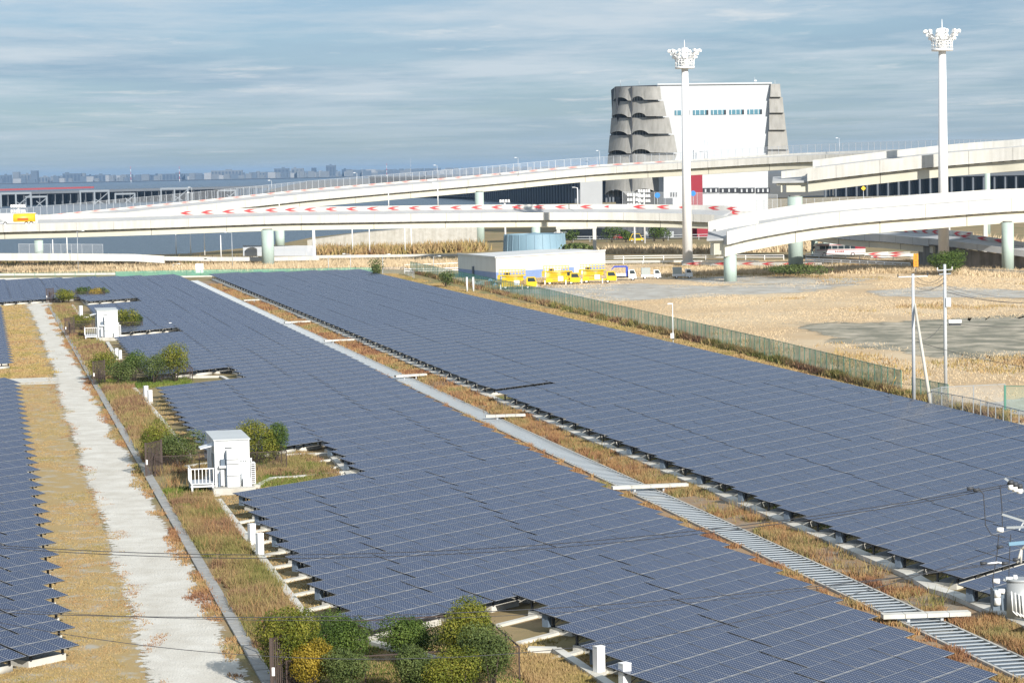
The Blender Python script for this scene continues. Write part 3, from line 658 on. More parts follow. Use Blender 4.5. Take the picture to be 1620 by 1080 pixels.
tufts('path_edge_weeds', strip_pts(rag(10.75, 0.45), 11.5, 96, 440, 7000, 3, 0.45, 0.35), 0.20, 0.03, 'rust', 'rusty weeds creeping over the right edge of the gravel path', 3, 5, 0.13, cat='weeds')
tufts('path_weeds', strip_pts(rag(7.0, 0.5), rag(7.9, .5), 96, 300, 3000, 4, 0.5, 0.8), 0.10, 0.022, 'rust', 'small reddish weeds scattered in the left margin of the gravel', 4, 4, 0.1, cat='weeds')
tufts('weed_bed', strip_pts(12.35, 15.2, 115, 172, 12500, 5, 0.22, 0.5), 0.50, 0.026, 'weed', 'reddish brown weeds between the drain and the white kerb, nearest stretch', 5, 7, 0.15, cat='weeds')
tufts('weed_bed', strip_pts(12.35, 15.5, 193, 265, 6500, 6, .2, .5), 0.55, 0.04, 'weed', 'reddish brown weeds between drain and kerb, second stretch', 6, 7, 0.2, cat='weeds')
tufts('weed_bed', strip_pts(12.35, 15.5, 275, 440, 6000, 7), 0.45, 0.08, 'weed', 'rusty weeds between drain and kerb, far stretch', 7, 6, 0.35, cat='weeds')
tufts('green_grass', strip_pts(12.35, 15.3, 162, 176, 2200, 8, 0.3, 0.8, False), 0.25, 0.03, 'green', 'green grass in front of the large kiosk platform', 8, 6, 0.13)
tufts('green_grass', strip_pts(18.8, 24.5, 175, 189, 3200, 9, 0.25, 0.4, False), 0.35, 0.035, 'green', 'green grass on the mound behind the large kiosk', 9, 6, 0.18)
tufts('weed_mound', strip_pts(18.5, 25.3, 176, 192, 3800, 10, 0.3, 0.5, False), 0.42, 0.035, 'weed', 'brown weeds on the mound behind the large kiosk', 10, 6, 0.18, cat='weeds')
tufts('bed_grass', strip_pts(12.2, 22.5, 100, 116, 5200, 11, 0.2, 0.5, False), 0.14, 0.03, 'green', 'short green grass in the nearest planting bed', 11, 5, 0.13)
tufts('bed_grass', strip_pts(12.2, 22, 262, 275, 2000, 12, 0.2, 0.5, False), 0.25, 0.05, 'green', 'grass in the middle planting bed', 12, 5, 0.2)
tufts('corner_weeds', strip_pts(22.9, 25.4, 96, 109, 3800, 13, 0.0, 0.5, False), 0.24, 0.03, 'dry', 'yellowish weeds in the bottom corner left of the two white boxes', 13, 6, 0.13, cat='weeds')
tufts('under_array_grass', strip_pts(15.8, 19.5, 100, 250, 6500, 14, 0.35, 0.5), 0.10, 0.03, 'dry', 'thin grass under the saw-toothed ends of the middle array', 14, 5, 0.15)
tufts('canal_bank_weeds', strip_pts(45.4, 47.9, 96, 215, 17000, 15, 0.46, 0.5), 0.36, 0.026, 'rust', 'orange-brown weeds on the bank between ditch and wall, near stretch', 15, 6, 0.14, cat='weeds')
tufts('canal_bank_weeds', strip_pts(45.4, 47.9, 215, 500, 8000, 16, 0.25, 0.4), 0.4, 0.07, 'rust', 'orange-brown weeds on the far stretch of the ditch bank', 16, 6, 0.25, cat='weeds')
tufts('ditch_edge_weeds', strip_pts(41.8, 43.0, 96, 300, 6000, 17, 0.45, 0.8), 0.30, 0.035, 'rust', 'rusty weeds between the middle array and the ditch', 17, 6, 0.13, cat='weeds')
tufts('wall_grass', strip_pts(48.6, 52, 96, 300, 5200, 18, 0.5, 0.7), 0.12, 0.035, 'green', 'green grass behind the ditch wall under the right array', 18, 5, 0.15)
tufts('fence_verge_grass', strip_pts(83.2, rag(88, 0.8), 195, 530, 16000, 19, 0.2, 0.25), 0.22, 0.07, 'dry', 'yellow-green grass between the right array and the green fence', 19, 5, 0.4)
tufts('fence_weeds', strip_pts(interp([(190, 84), (222, 85.5), (280, 88), (540, 92.8)]), interp([(190, 84.5), (222, 86.2), (280, 88.6), (540, 93.4)]), 195, 530, 5000, 20), 0.75, 0.07, 'weed', 'tall dead weeds along the foot of the green fence', 20, 6, 0.3, cat='weeds')
tufts('notch_weeds', strip_pts(15.8, 27, 98, 113, 4200, 63, 0.42, 0.5, False), 0.16, 0.028, 'dry', 'thin dry weeds on bare soil in the notch at the bottom', 63, 5, 0.14, cat='weeds')
tufts('notch_weeds', strip_pts(12.5, 25, 185, 197, 3000, 64, 0.35, 0.5, False), 0.22, 0.035, 'weed', 'brown weeds around the shrubs behind the large kiosk', 64, 5, 0.16, cat='weeds')
tufts('tall_stalks', strip_pts(12.5, 15.2, 112, 265, 1500, 61, 0.5, 0.4), 0.85, 0.022, 'rust', 'scattered taller brown stalks among the weeds left of the kerbs', 61, 6, 0.16, cat='weeds')
tufts('tall_stalks', strip_pts(45.5, 47.8, 96, 260, 1400, 62, 0.5, 0.5), 0.7, 0.025, 'weed', 'scattered taller dark stalks on the ditch bank', 62, 6, 0.16, cat='weeds')
# straw field: large patches of tall dead grass
rg = np.random.default_rng(44); n_ = 90000
u = rg.uniform(86, 330, n_); v = rg.uniform(165, 545, n_); P = np.outer(u, np.array(WV)) + np.outer(v, np.array(DV))
fl = np.interp(v, [160, 200, 222, 274, 400, 536], [82, 84, 87, 89.2, 92.3, 93.6])
ok = (u > fl)  & (P[:, 0] < P[:, 1] * 0.225) & (P[:, 0] > -40)
pxx = 810 + FPX * P[:, 0] / P[:, 1]; pyy = HZ - (pxx - 810) * math.tan(ROLL) + CAMH * FPX / P[:, 1]
mudz = (pxx > 1250) & (np.abs(pyy - 541 + (pxx - 1250) * 0.015) < 27 + 8 * np.sin(pxx / 37)) & (rg.random(n_) > np.clip(fnoise(P, .05, 3) * 1.5 - .55, 0, 1) ** 1.2)
park = (np.abs(pyy - (463 - (pxx - 900) * 0.022)) < 10 + 4 * np.sin(pxx / 31)) & (pxx > 770) & (pxx < 1390) & (rg.random(n_) > np.clip(fnoise(P, .07, 4) * 1.6 - .8, 0, 1))
park |= (pyy < 474) & (pyy > 459) & (pxx > 1390) & (rg.random(n_) > 0.12)
park |= (pxx > 770) & (pxx < 1400) & (pyy < 447)& (pyy > 437) & (rg.random(n_) > 0.35)
yard = (pxx > 1490) & (pyy > 630)
P = P[ok & ~mudz & ~park & ~yard]; tn = fnoise(P, 0.06, 5); tn2 = fnoise(P, 0.04, 8)
P3 = P.copy(); keep = tn2 > 0.16; P3 = P3[keep]; tn = tn[keep]
tufts('straw_field', P3, 0.10 + 0.26 * tn ** 1.5, 0.036, 'straw', 'pale straw coloured dead grass filling the open field', 45, 7, 1.0, tone=tn)
P4 = P3[fnoise(P3, 0.05, 21) > 0.70]; tufts('russet_grass', P4, 0.45, 0.06, 'dry', 'darker russet patches of tall grass in the open field', 46, 8, 0.9)
# belts of reed and weeds beyond the plant
def belt(name, pts, n, h, kind, label, seed, w_=0.14, dy=5, bl=5):
    rg = np.random.default_rng(seed); xs = rg.uniform(pts[0][0], pts[-1][0], n); ys = np.interp(xs, [p[0] for p in pts], [p[1] for p in pts])
    P = np.array([tuple(g(x, y)) for x, y in zip(xs, ys)]); P[:, 1] += rg.uniform(-dy, dy, n); P[:, 0] += rg.uniform(-dy, dy, n) * 0.2
    tufts(name, P, h, w_, kind, label, seed, bl, 0.6, cat='weeds')
belt('reed_belt', [(-30, 427), (180, 425), (410, 423), (440, 422), (600, 420), (720, 420)], 9000, 1.2, 'straw', 'belt of pale reeds between the guard rail and the plant fence', 51, 0.09, 22)
belt('reed_belt_brown', [(-30, 421), (180, 420), (400, 417)], 1800, 1.7, 'weed', 'brown dead weeds below the white ramp on the left', 52, 0.16, 14)
belt('wall_foot_weeds', [(505, 402), (600, 402), (660, 399), (760, 396)], 1500, 2.4, 'dry', 'brown bushes of dead weeds at the foot of the long ramp wall', 53, 0.3, 12)
belt('road_bank_straw', [(960, 399), (1120, 398), (1240, 396), (1300, 395)], 1500, 1.5, 'straw', 'straw coloured bank behind the guard rail near the left light tower', 54, 0.22, 12)
belt('field_edge_straw', [(960, 434), (1130, 430), (1300, 428), (1450, 428), (1640, 436)], 6500, 0.95, 'straw', 'tall pale grass along the far edge of the field', 55, 0.08, 14)
belt('far_straw_bank', [(1250, 385), (1400, 383), (1640, 390)], 1500, 2.0, 'straw', 'dry grass bank beyond the bus', 56, 0.3, 40)
# ================================================================ viaducts
M['par'] = mat('parapet_white', (0.62, 0.61, 0.575), 0.85, scale=0.25, col2=(0.56, 0.55, 0.51), streak=0.14)
M['redf'] = mat('red_paint_faded', (0.60, 0.22, 0.20), 0.7)
M['girder'] = mat('girder_cream', (0.62, 0.60, 0.50), 0.6, scale=0.2, col2=(0.57, 0.55, 0.45))
M['road'] = mat('road_deck', (0.42, 0.43, 0.43), 0.9, scale=0.4, col2=(0.36, 0.37, 0.38))
M['pier'] = mat('pier_pale_green', (0.46, 0.56, 0.51), 0.6, scale=0.15, col2=(0.41, 0.51, 0.465), streak=0.12)
M['red'] = mat('red_paint', (0.55, 0.05, 0.055), 0.6)
M['redw'] = mat('red_wall', (0.27, 0.008, 0.025), 0.6)
M['inner'] = mat('parapet_grey', (0.50, 0.52, 0.53), 0.85, var=0.12, scale=0.3)
def crom(P, n=10):
    P = [Vector(p) for p in P]; Q = [P[0] * 2 - P[1]] + P + [P[-1] * 2 - P[-2]]; out_ = []
    for i in range(1, len(Q) - 2):
        for k in range(n):
            t = k / n; a, b_, c, d = Q[i - 1], Q[i], Q[i + 1], Q[i + 2]
            out_.append(0.5 * ((2 * b_) + (c - a) * t + (2 * a - 5 * b_ + 4 * c - d) * t * t + (3 * b_ - a - 3 * c + d) * t ** 3))
    out_.append(P[-1]); return out_
def viaduct(pts, label, width=9.5, ph=2.0, gd=1.8, bank=0.6, fph=1.1, inset=1.1, fence=0.0, fstep=2.0, chev=0, cspan=None, chw=5.2, gspan=None, n=8, open_end=0, near_from=0.0, nearm='par', faded=False):
    """pts: near parapet's upper edge as points in space; the deck lies behind it."""
    C = crom([at(*p) for p in pts], n); mcount = len(C); root = empty('viaduct', C[0], label=label, cat='viaduct')
    T = [(C[min(i + 1, mcount - 1)] - C[max(i - 1, 0)]).normalized() for i in range(mcount)]
    Sd = [Vector((-t.y, t.x, 0)).normalized() for t in T]           # away from the camera
    Sd = [s if s.y > 0 else -s for s in Sd]; Z = Vector((0, 0, 1))
    dist = [0]
    for i in range(1, mcount): dist.append(dist[-1] + (C[i] - C[i - 1]).length)
    def sweep(name, m, prof, i0=0, i1=None, side=None):
        b = MB(); i1 = mcount if i1 is None else i1; k = len(prof(0)); vs = []
        for i in range(i0, i1):
            for (s, z) in prof(i): vs.append(C[i] + Sd[i] * s + Z * z)
        fs = [(a * k + j, a * k + (j + 1) % k, (a + 1) * k + (j + 1) % k, (a + 1) * k + j) for a in range(i1 - i0 - 1) for j in range(k)]
        fs += [tuple(range(k))[::-1], tuple((i1 - i0 - 1) * k + j for j in range(k))]; b.add(vs, fs)
        return b.build(name, m, root)
    nf = int(mcount * near_from)
    sweep('near_parapet', M[nearm], lambda i: [(0, 0), (0, -ph), (0.30, -ph), (0.30, 0)], nf)
    dz = -1.15
    sweep('deck', M['road'], lambda i: [(0.0 if i < nf else 0.302, -ph + 0.004 if i >= nf else -ph), (0.0 if i < nf else 0.302, dz), (width - 0.302, dz + bank), (width - 0.302, dz + bank - 0.4), (2.0, -ph + 0.004)])
    fb = width - 0.3
    sweep('far_parapet', M['par'], lambda i: [(fb, dz + bank - 0.9), (fb, dz + bank + fph), (width, dz + bank + fph), (width, dz + bank - 0.9)])
    sweep('girder', M['girder'], lambda i: [(inset, -ph - 0.003), (inset, -ph - gd), (inset + 2.6, -ph - gd), (inset + 2.6, -ph - 0.003)])
    sweep('girder', M['girder'], lambda i: [(width - inset - 2.6, -ph - 0.003), (width - inset - 2.6, -ph - gd), (width - inset, -ph - gd), (width - inset, -ph - 0.003)])
    def along(s):
        i = int(np.searchsorted(dist, s)); i = max(1, min(mcount - 1, i)); f = (s - dist[i - 1]) / max(1e-6, dist[i] - dist[i - 1])
        return C[i - 1].lerp(C[i], f), T[i], Sd[i]
    tot = dist[-1]
    # dark drip brackets under the parapet
    jm = MB().box((0, -.012, -ph / 2), (.06, .03, ph - .02)).mesh('joint', M['concd']); jg = MB().box((0, -.02, -ph - gd / 2), (.12, .05, gd * .98)).mesh('stiffener', M['concd']); s = 6.0; bs_ = MB()
    while s < tot:
        p, t, sd = along(s); az = math.atan2(t.y, t.x)
        if inframe(p, 10) and s > tot * near_from:
            linkm('joint', jm, root, p - root.location, (0, 0, az))
            if int(s / 9) % 2: linkm('stiffener', jg, root, p + sd * inset - root.location, (0, 0, az))
        s += 9.0
    s = 1.0
    while s < tot:
        p, t, sd = along(s)
        if inframe(p, 10): bs_.bar(p + sd * .35 - Z * (ph + .06), p + sd * (inset - .02) - Z * (ph + .06), 1.1, .12)
        s += 2.4
    if bs_.v: bs_.build('drip_bracket', M['dgrey'], root)['kind'] = 'stuff'
    if fence:
        pm = MB().box((0, 0, fence / 2), (0.09, 0.09, fence)).mesh('fence_post', M['galv']); b = MB(); s = 0.5; k = 0; prev = None; rest = MB()
        while s < tot:
            p, t, sd = along(s); q = p + sd * (fb + 0.15) + Z * (dz + bank + fph)
            if inframe(q, 40):
                if k < 295: linkm('fence_post', pm, root, q - root.location, (0, 0, math.atan2(t.y, t.x))); k += 1
                else: rest.box(q + Z * fence / 2, (0.09, 0.09, fence))
                if prev is not None: b.quad(prev, q, q + Z * (fence - .05), prev + Z * (fence - .05)); b.bar(prev + Z * (fence - .03), q + Z * (fence - .03), .05, .05, 1)
                prev = q
            s += fstep
        b.build('fence_mesh', [M['mesh_grey'], M['galv']], root)
        if rest.v: rest.build('fence_post', M['galv'], root)['kind'] = 'stuff'
    if chev:
        c0, c1 = cspan or (0, tot); s = c0 * tot if cspan else 2.0; e_ = c1 * tot if cspan else tot
        while s < e_:
            p, t, sd = along(s); hh = fph * 0.74; o_ = p + sd * (fb - 0.02) + Z * (dz + bank + 0.10); tt = t if t.x > 0 else -t
            L_ = chw * 0.62; b = MB()
            A = [o_ + Z * hh * .5, o_ + tt * L_ * .42 + Z * hh, o_ + tt * L_ + Z * hh, o_ + tt * L_ * .45 + Z * hh * .5, o_ + tt * L_ * 1.0, o_ + tt * L_ * .42]
            b.add([x for x in A] + [x - sd * 0.03 for x in A], [(6, 7, 8, 9), (6, 9, 10, 11), (0, 1, 7, 6), (1, 2, 8, 7), (2, 3, 9, 8), (3, 4, 10, 9), (4, 5, 11, 10), (5, 0, 6, 11)])
            q = o_
            if inframe(q, 20): b.build('chevron_mark', M['redf' if faded else 'red'], root)
            s += chw
    return root, along, tot
def pier(x, yt, yb, wpx, label, Y=None, taper=1.0, name='bridge_pier', group=None, head=True):
    base = g(x, yb) if Y is None else at(x, yb, Y); Y = base.y; top = at(x, yt, Y); r = wpx / 2 * Y / FPX; base.z = 0
    root = empty(name, base, label=label, cat='bridge pier', group=group); h = top.z
    b = MB(); b.tube((0, 0, -0.3), (0, 0, h * 0.99), r, r * taper, 28); b.build('shaft', M['pier'], root, world=False)
    if head: MB().tube((0, 0, h * 0.99 + 0.003), (0, 0, h + 0.15), r * 0.8, r * 0.8, 20).build('bearing', M['concd'], root, world=False)
    return root
v2, al2, tot2 = viaduct([(-90, 359, 594), (0, 355, 592), (120, 352, 590), (250, 348, 589), (425, 342, 592), (540, 340, 596), (760, 337, 606), (940, 336, 613), (1060, 337.5, 610), (1130, 340, 604)],
    'long curved white viaduct with red chevrons crossing in front of the vent building', width=10, ph=1.9, gd=1.65, bank=1.9, fph=1.15, chev=1, cspan=(0.30, 1.0), chw=5.3)
v5, al5, tot5 = viaduct([(1130, 340, 604), (1180, 345, 600), (1230, 352, 590), (1323, 366, 560), (1400, 371, 532), (1468, 377, 510)],
    'grey ramp with red chevrons descending behind the lower right viaduct', width=10, ph=1.6, gd=1.5, bank=1.1, fph=1.1, chev=1, cspan=(0.0, 1.0), chw=5.6, nearm='inner')
v6, al6, tot6 = viaduct([(1467, 376.6, 510.5), (1510, 381.5, 503), (1560, 388, 496), (1640, 399, 487)],
    'grey ramp road on the dark retaining wall at the right edge', width=9, ph=1.25, gd=0.05, bank=0.9, fph=0.9, chev=1, cspan=(0.0, 0.5), chw=5.6, nearm='inner')
v1, al1, tot1 = viaduct([(-80, 353, 612), (57, 349, 626), (250, 331, 650), (400, 316, 668), (500, 305.5, 680), (620, 295, 694), (760, 283, 708), (940, 266, 718), (1100, 256, 712), (1260, 246.5, 700), (1410, 241.5, 680), (1520, 240, 662), (1700, 240, 640)],
    'upper white viaduct with mesh fence rising to the right past the vent building', width=10, ph=1.9, gd=1.9, bank=1.5, fph=0.5, fence=2.3, chev=1, cspan=(0.10, 0.62), chw=5.4, faded=True)
v3, al3, tot3 = viaduct([(1277, 267, 511), (1340, 259.5, 509), (1410, 251.5, 507), (1485, 243.5, 505), (1560, 237, 503), (1620, 232, 500), (1720, 226, 496)],
    'upper right viaduct stub ending unfinished above the tall green pier', width=9.5, ph=2.6, gd=2.2, bank=1.5, fph=1.4)
v4, al4, tot4 = viaduct([(1150, 366.5, 468), (1200, 355, 470), (1290, 340, 474), (1381, 330.5, 478), (1485, 322.5, 481), (1560, 317, 483), (1620, 313.5, 485), (1720, 310, 488)],
    'lower right viaduct stub with a broad white parapet, ending unfinished on the left', width=9.5, ph=2.5, gd=2.3, bank=1.0, fph=1.9)
# unfinished ends of the two stubs
def stub_end(P, label, root, Lx, parentname):
    pass
for root, x0, x1, y0, Y, hh in ((v3, 1222, 1277, 286, 513, 2.3), (v4, 1118, 1150, 377, 470, 3.1)):
    a, c = at(x0, y0 + 1, Y), at(x1, y0, Y - 1); sd = Vector((0.12, 1, 0)).normalized()
    b = MB(); b.hexa([a + Vector((0, 0, -.4)), c + Vector((0, 0, -.4)), c + sd * 9 + Vector((0, 0, .5)), a + sd * 9 + Vector((0, 0, .5)), a, c, c + sd * 9 + Vector((0, 0, 0.9)), a + sd * 9 + Vector((0, 0, .9))]); b.build('deck_end', M['road'], root)
    m_ = a.lerp(c, 0.45)
    for k, (fx, dy) in enumerate(((0.40, 0.9), (0.40, 5.5))):
        q = a.lerp(c, fx) + sd * dy
        MB().hexa([q + Vector((0, 0, -hh)), c + sd * dy + Vector((0, 0, -hh)), c + sd * (dy + 2.6) + Vector((0, 0, -hh)), q + sd * 2.6 + Vector((0, 0, -hh)),
                   q + Vector((0, 0, -.41)), c + sd * dy + Vector((0, 0, -.41)), c + sd * (dy + 2.6) + Vector((0, 0, -.41)), q + sd * 2.6 + Vector((0, 0, -.41))]).build('end_block', M['girder'], root)
    for k in range(4):
        q = a.lerp(c, 0.12 + 0.0 * k) + sd * (0.8 + 2.3 * k); MB().bar(q + Vector((0, 0, -.6)), q + Vector((2.4, 0, -.6 )), 0.35, 0.5).build('end_bracket', M['girder'], root)
        MB().bar(q + Vector((1.0, 0, -.8)), q + Vector((1.0, 0, -hh)), 0.3, 0.3).build('end_bracket', M['girder'], root)
# far parapets of the stubs run on over the open deck
for root, pts in ((v3, [(1236, 271, 517), (1262, 268.5, 516), (1290, 264, 515)]), (v4, [(1133, 360, 476), (1160, 355.5, 476.5), (1200, 350, 477)])):
    P = [at(*p) for p in pts]
    for a, c in zip(P[:-1], P[1:]): MB().hexa([a - Vector((0, 0, 1.5)), c - Vector((0, 0, 1.5)), c + Vector((0, .3, -1.5)), a + Vector((0, .3, -1.5)), a, c, c + Vector((0, .3, 0)), a + Vector((0, .3, 0))]).build('far_parapet', M['par'], root)
pier(424.5, 363, 422, 19.5, 'thick pale green pier standing in the reeds left of centre')
pier(62, 380, 412, 14, 'pale green pier near the left edge rising behind the white ramp')
pier(443, 362, 389, 15, 'pale green pier just right of and behind the thick one')
pier(760, 303, 392, 14, 'slim pale green pier passing behind the red chevron viaduct, left of the blue tank')
pier(848, 357, 383, 14, 'shaded green pier directly behind the blue tank')
pier(1259, 310, 428, 23.5, 'tall thick green pier under the upper right viaduct stub', head=True)
pier(1155.5, 400, 445, 20.5, 'short green pier under the left end of the lower right viaduct')
pier(1594.5, 351, 431, 19, 'green pier near the right edge under the lower viaduct')
pier(1562, 268, 300, 9, 'pier behind the chain fence under the upper right viaduct', Y=700)
# V shaped pier beside the bus
b0 = g(1312, 405); root = empty('bridge_pier', b0, label='flared pale green pier standing in front of the white bus', cat='bridge pier'); s = b0.y / FPX
MB().prism([(-5 * s, 0, 0), (5.5 * s, 0, 0), (5.5 * s, 0, 27 * s), (-10 * s, 0, 27 * s)], (0, 2.2, 0)).build('shaft', M['pier'], root, world=False)
MB().prism([(-24 * s, 4, 0), (-15 * s, 4, 0), (-15 * s, 4, 30 * s), (-24 * s, 4, 30 * s)], (0, 2.0, 0)).build('shaft', M['pier'], root, world=False)
# retaining wall under the descending ramp
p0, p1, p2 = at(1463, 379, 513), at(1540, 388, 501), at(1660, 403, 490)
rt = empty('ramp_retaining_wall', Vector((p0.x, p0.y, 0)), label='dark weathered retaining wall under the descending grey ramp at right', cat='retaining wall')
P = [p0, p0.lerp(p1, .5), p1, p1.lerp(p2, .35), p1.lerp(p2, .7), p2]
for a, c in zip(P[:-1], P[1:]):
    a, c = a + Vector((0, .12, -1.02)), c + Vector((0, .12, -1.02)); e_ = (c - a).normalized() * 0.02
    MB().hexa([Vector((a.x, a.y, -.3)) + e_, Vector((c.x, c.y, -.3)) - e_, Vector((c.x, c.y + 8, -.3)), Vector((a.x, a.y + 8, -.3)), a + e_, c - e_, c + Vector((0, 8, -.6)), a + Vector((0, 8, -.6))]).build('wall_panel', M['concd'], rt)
# long ramp embankment wall left of the blue tank
def wallrun(name, pts, label, m, thick=0.5, step=8.0, cat='wall', z0=-0.3, part='wall_panel', sink=None):
    P = [at(*p) for p in pts]; root = empty(name, Vector((P[0].x, P[0].y, 0)), label=label, cat=cat)
    for a, c in zip(P[:-1], P[1:]):
        n = max(1, int((c - a).length / step))
        for i in range(n):
            p, q = a.lerp(c, i / n), a.lerp(c, (i + 1) / n); e_ = (q - p).normalized() * 0.015; zz = z0 if sink is None else None
            lo = (lambda r_: Vector((r_.x, r_.y, z0))) if sink is None else (lambda r_: r_ - Vector((0, 0, sink)))
            o_ = Vector((0, thick, 0)); MB().hexa([lo(p + e_), lo(q - e_), lo(q - e_) + o_, lo(p + e_) + o_, p + e_, q - e_, q - e_ + o_, p + e_ + o_]).build(part, m, root)
    return root
wallrun('ramp_wall', [(486, 380, 700), (560, 370, 700), (640, 362, 700), (757, 356.5, 700)], 'long pale concrete ramp wall below the viaducts, left of the blue tank', M['conc'], 9, 12)
wallrun('ramp_parapet', [(-60, 400.5, 578), (100, 401, 580), (212, 402, 584), (260, 405, 588)], 'broad white ramp parapet crossing low at the left, above the reeds', M['par'], 0.4, 10, sink=1.7)
wallrun('ramp_parapet', [(200, 405, 592), (340, 406.5, 596), (430, 406.5, 598), (505, 405, 600)], 'lower white parapet with faint red chevrons left of the thick pier', M['par'], 0.4, 10, sink=1.0)
wallrun('ramp_parapet', [(500, 404, 640), (620, 402.5, 640), (727, 402, 640)], 'white pipe like parapet between the reeds and the ramp wall', M['par'], 0.5, 10, sink=0.75)
wallrun('low_white_wall', [(-60, 433, 545), (60, 432.5, 546), (183, 431.5, 548)], 'low white wall at the far left edge of the plant', M['par'], 0.4, 10, sink=0.45)
wallrun('plant_edge_kerb', [(-60, 440.5, 536), (60, 439.5, 537), (200, 437.5, 538), (340, 436, 540), (500, 433.5, 541), (600, 432, 542), (760, 431, 543)], 'thin white kerb along the far edge of the solar plant', M['par'], 0.5, 10, z0=-0.05)
wallrun('road_wall', [(955, 391, 725), (1130, 390, 722), (1250, 393, 715)], 'low concrete wall behind the straw bank near the paired masts', M['conc'], 0.4, 12, z0=-0.3)
# chevron barriers at ground level
def barrier(pts, label, m=None, h=0.9, chw=5.0, red=True, name='chevron_barrier'):
    P = [g(*p) for p in pts]; root = empty(name, P[0], label=label, cat='barrier')
    for a, c in zip(P[:-1], P[1:]):
        n = max(1, int((c - a).length / chw))
        for i in range(n):
            p, q = a.lerp(c, i / n), a.lerp(c, (i + 1) / n); Z = Vector((0, 0, 1)); d = (q - p)
            MB().bar(p + Z * (h * .62) + d * .004, q + Z * (h * .62) - d * .004, 0.12, h * .76).build('barrier_panel', m or M['par'], root)
            MB().box(p + Z * h * .3, (.12, .12, h * .6)).build('post', M['galv'], root)
            if red:
                o_ = p + Vector((0, -0.09, h * .30)) + d * .1; L_ = d * 0.62; b = MB()
                A = [o_ + Z * h * .32, o_ + L_ * .4 + Z * h * .62, o_ + L_ + Z * h * .62, o_ + L_ * .45 + Z * h * .32, o_ + L_, o_ + L_ * .4]
                b.add(A + [x - Vector((0, .02, 0)) for x in A], [(6, 11, 10, 9), (6, 9, 8, 7), (0, 1, 7, 6), (1, 2, 8, 7), (2, 3, 9, 8), (3, 4, 10, 9), (4, 5, 11, 10), (5, 0, 6, 11)]); b.build('chevron_mark', M['red'], root)
    return root
barrier([(1080, 421), (1170, 421), (1300, 422)], 'white barrier with red chevrons behind the short green pier')
barrier([(1535, 431), (1580, 434), (1650, 437)], 'chevron barrier along the foot of the dark retaining wall at right')
barrier([(1368, 406), (1405, 404), (1440, 404)], 'bunched chevron barrier just right of the bus')
barrier([(1378, 410), (1400, 409), (1446, 407)], 'second chevron barrier in front of the one beside the bus')
# rails
def rail(pts, label, h=1.0, step=4.0, rails=(1.0, 0.55), m=None, r=0.06, ground=True, name='guard_rail'):
    P = [g(*p) for p in pts] if ground else [at(*p) for p in pts]; root = empty(name, P[0], label=label, cat='guard rail'); Z = Vector((0, 0, 1)); m = m or M['white']
    pm = MB().box((0, 0, h / 2), (r * 2.2, r * 2.2, h)).mesh('post', m)
    for a, c in zip(P[:-1], P[1:]):
        n = max(1, int((c - a).length / step))
        for i in range(n): linkm('post', pm, root, a.lerp(c, i / n) - P[0])
        for k in rails: MB().bar(a + Z * h * k, c + Z * h * k, r * 1.4, r * 2.6).build('rail', m, root)
    linkm('post', pm, root, P[-1] - P[0]); return root
rail([(955, 413), (1050, 411.5), (1150, 411), (1240, 411)], 'white two bar guard rail between blue tank building and short pier', 1.1, 4.2)
rail([(955, 418), (1080, 417), (1200, 418)], 'lower white guard rail in front of the left light tower base', 0.7, 4.5)
rail([(1275, 408), (1360, 411), (1440, 413)], 'white guard rail in front of the bus', 1.0, 4.5)
rail([(1275, 416), (1360, 420), (1440, 424)], 'thick white guard rail below the bus', 1.0, 3.2, r=0.1)
rail([(255, 416), (330, 414), (408, 412)], 'white guard rail left of the thick green pier', 0.9, 4)
rail([(-40, 424), (80, 421), (230, 417)], 'low white pipe rail in the reeds at the far left', 0.7, 6, rails=(1.0,), r=0.09)
rail([(640, 425), (690, 423.5), (727, 422)], 'upper white rail left of the pump building', 0.9, 4, rails=(1.0,))
rail([(640, 432), (700, 431), (727, 430)], 'lower white rail left of the pump building', 0.9, 5, rails=(1.0, 0.5))
rail([(880, 383, 728), (960, 382.5, 728), (1130, 379, 725)], 'grey rail on the wall behind the paired masts', 1.6, 4, ground=False, m=M['galv'])
# mesh fences beyond
def fence(P, h, label, mesh, postm, step=2.0, name='mesh_fence', pr=0.035, toprail=True, cat='fence'):
    root = empty(name, P[0], label=label, cat=cat); Z = Vector((0, 0, 1)); k = 0; b = MB(); pm = MB().box((0, 0, h / 2), (pr * 2, pr * 2, h)).mesh('post', postm); rest = MB()
    for a, c in zip(P[:-1], P[1:]):
        n = max(1, int((c - a).length / step))
        for i in range(n):
            p, q = a.lerp(c, i / n), a.lerp(c, (i + 1) / n)
            if k < 290: linkm('post', pm, root, p - P[0], (0, 0, 0)); k += 1
            else: rest.box(p + Z * h / 2, (pr * 2, pr * 2, h))
            b.quad(p, q, q + Z * h * .98, p + Z * h * .98)
            if toprail: b.bar(p + Z * h * .98, q + Z * h * .98, .05, .05, 1)
    linkm('post', pm, root, P[-1] - P[0]); b.build('wire_mesh', [mesh, postm], root)
    if rest.v: rest.build('post', postm, root)['kind'] = 'stuff'
    return root
greenp = mat('green_paint', (0.07, 0.22, 0.16), 0.6)
fence([UV(93.2, 537), UV(92, 400), UV(88.6, 274), UV(86.3, 223)], 2.3, 'long green mesh fence between the right array and the straw field', M['mesh_green'], greenp, 2.0)
fence([g(183, 440), g(340, 437), g(500, 435), g(590, 433.5)], 1.5, 'green mesh fence along the far edge of the plant, left of centre', M['mesh_green'], greenp, 3.0)
fence([g(605, 434), g(640, 433.5), g(655, 440)], 1.5, 'pale mesh fence right of the round bush at the far corner', M['mesh_grey'], M['galv'], 3.0)
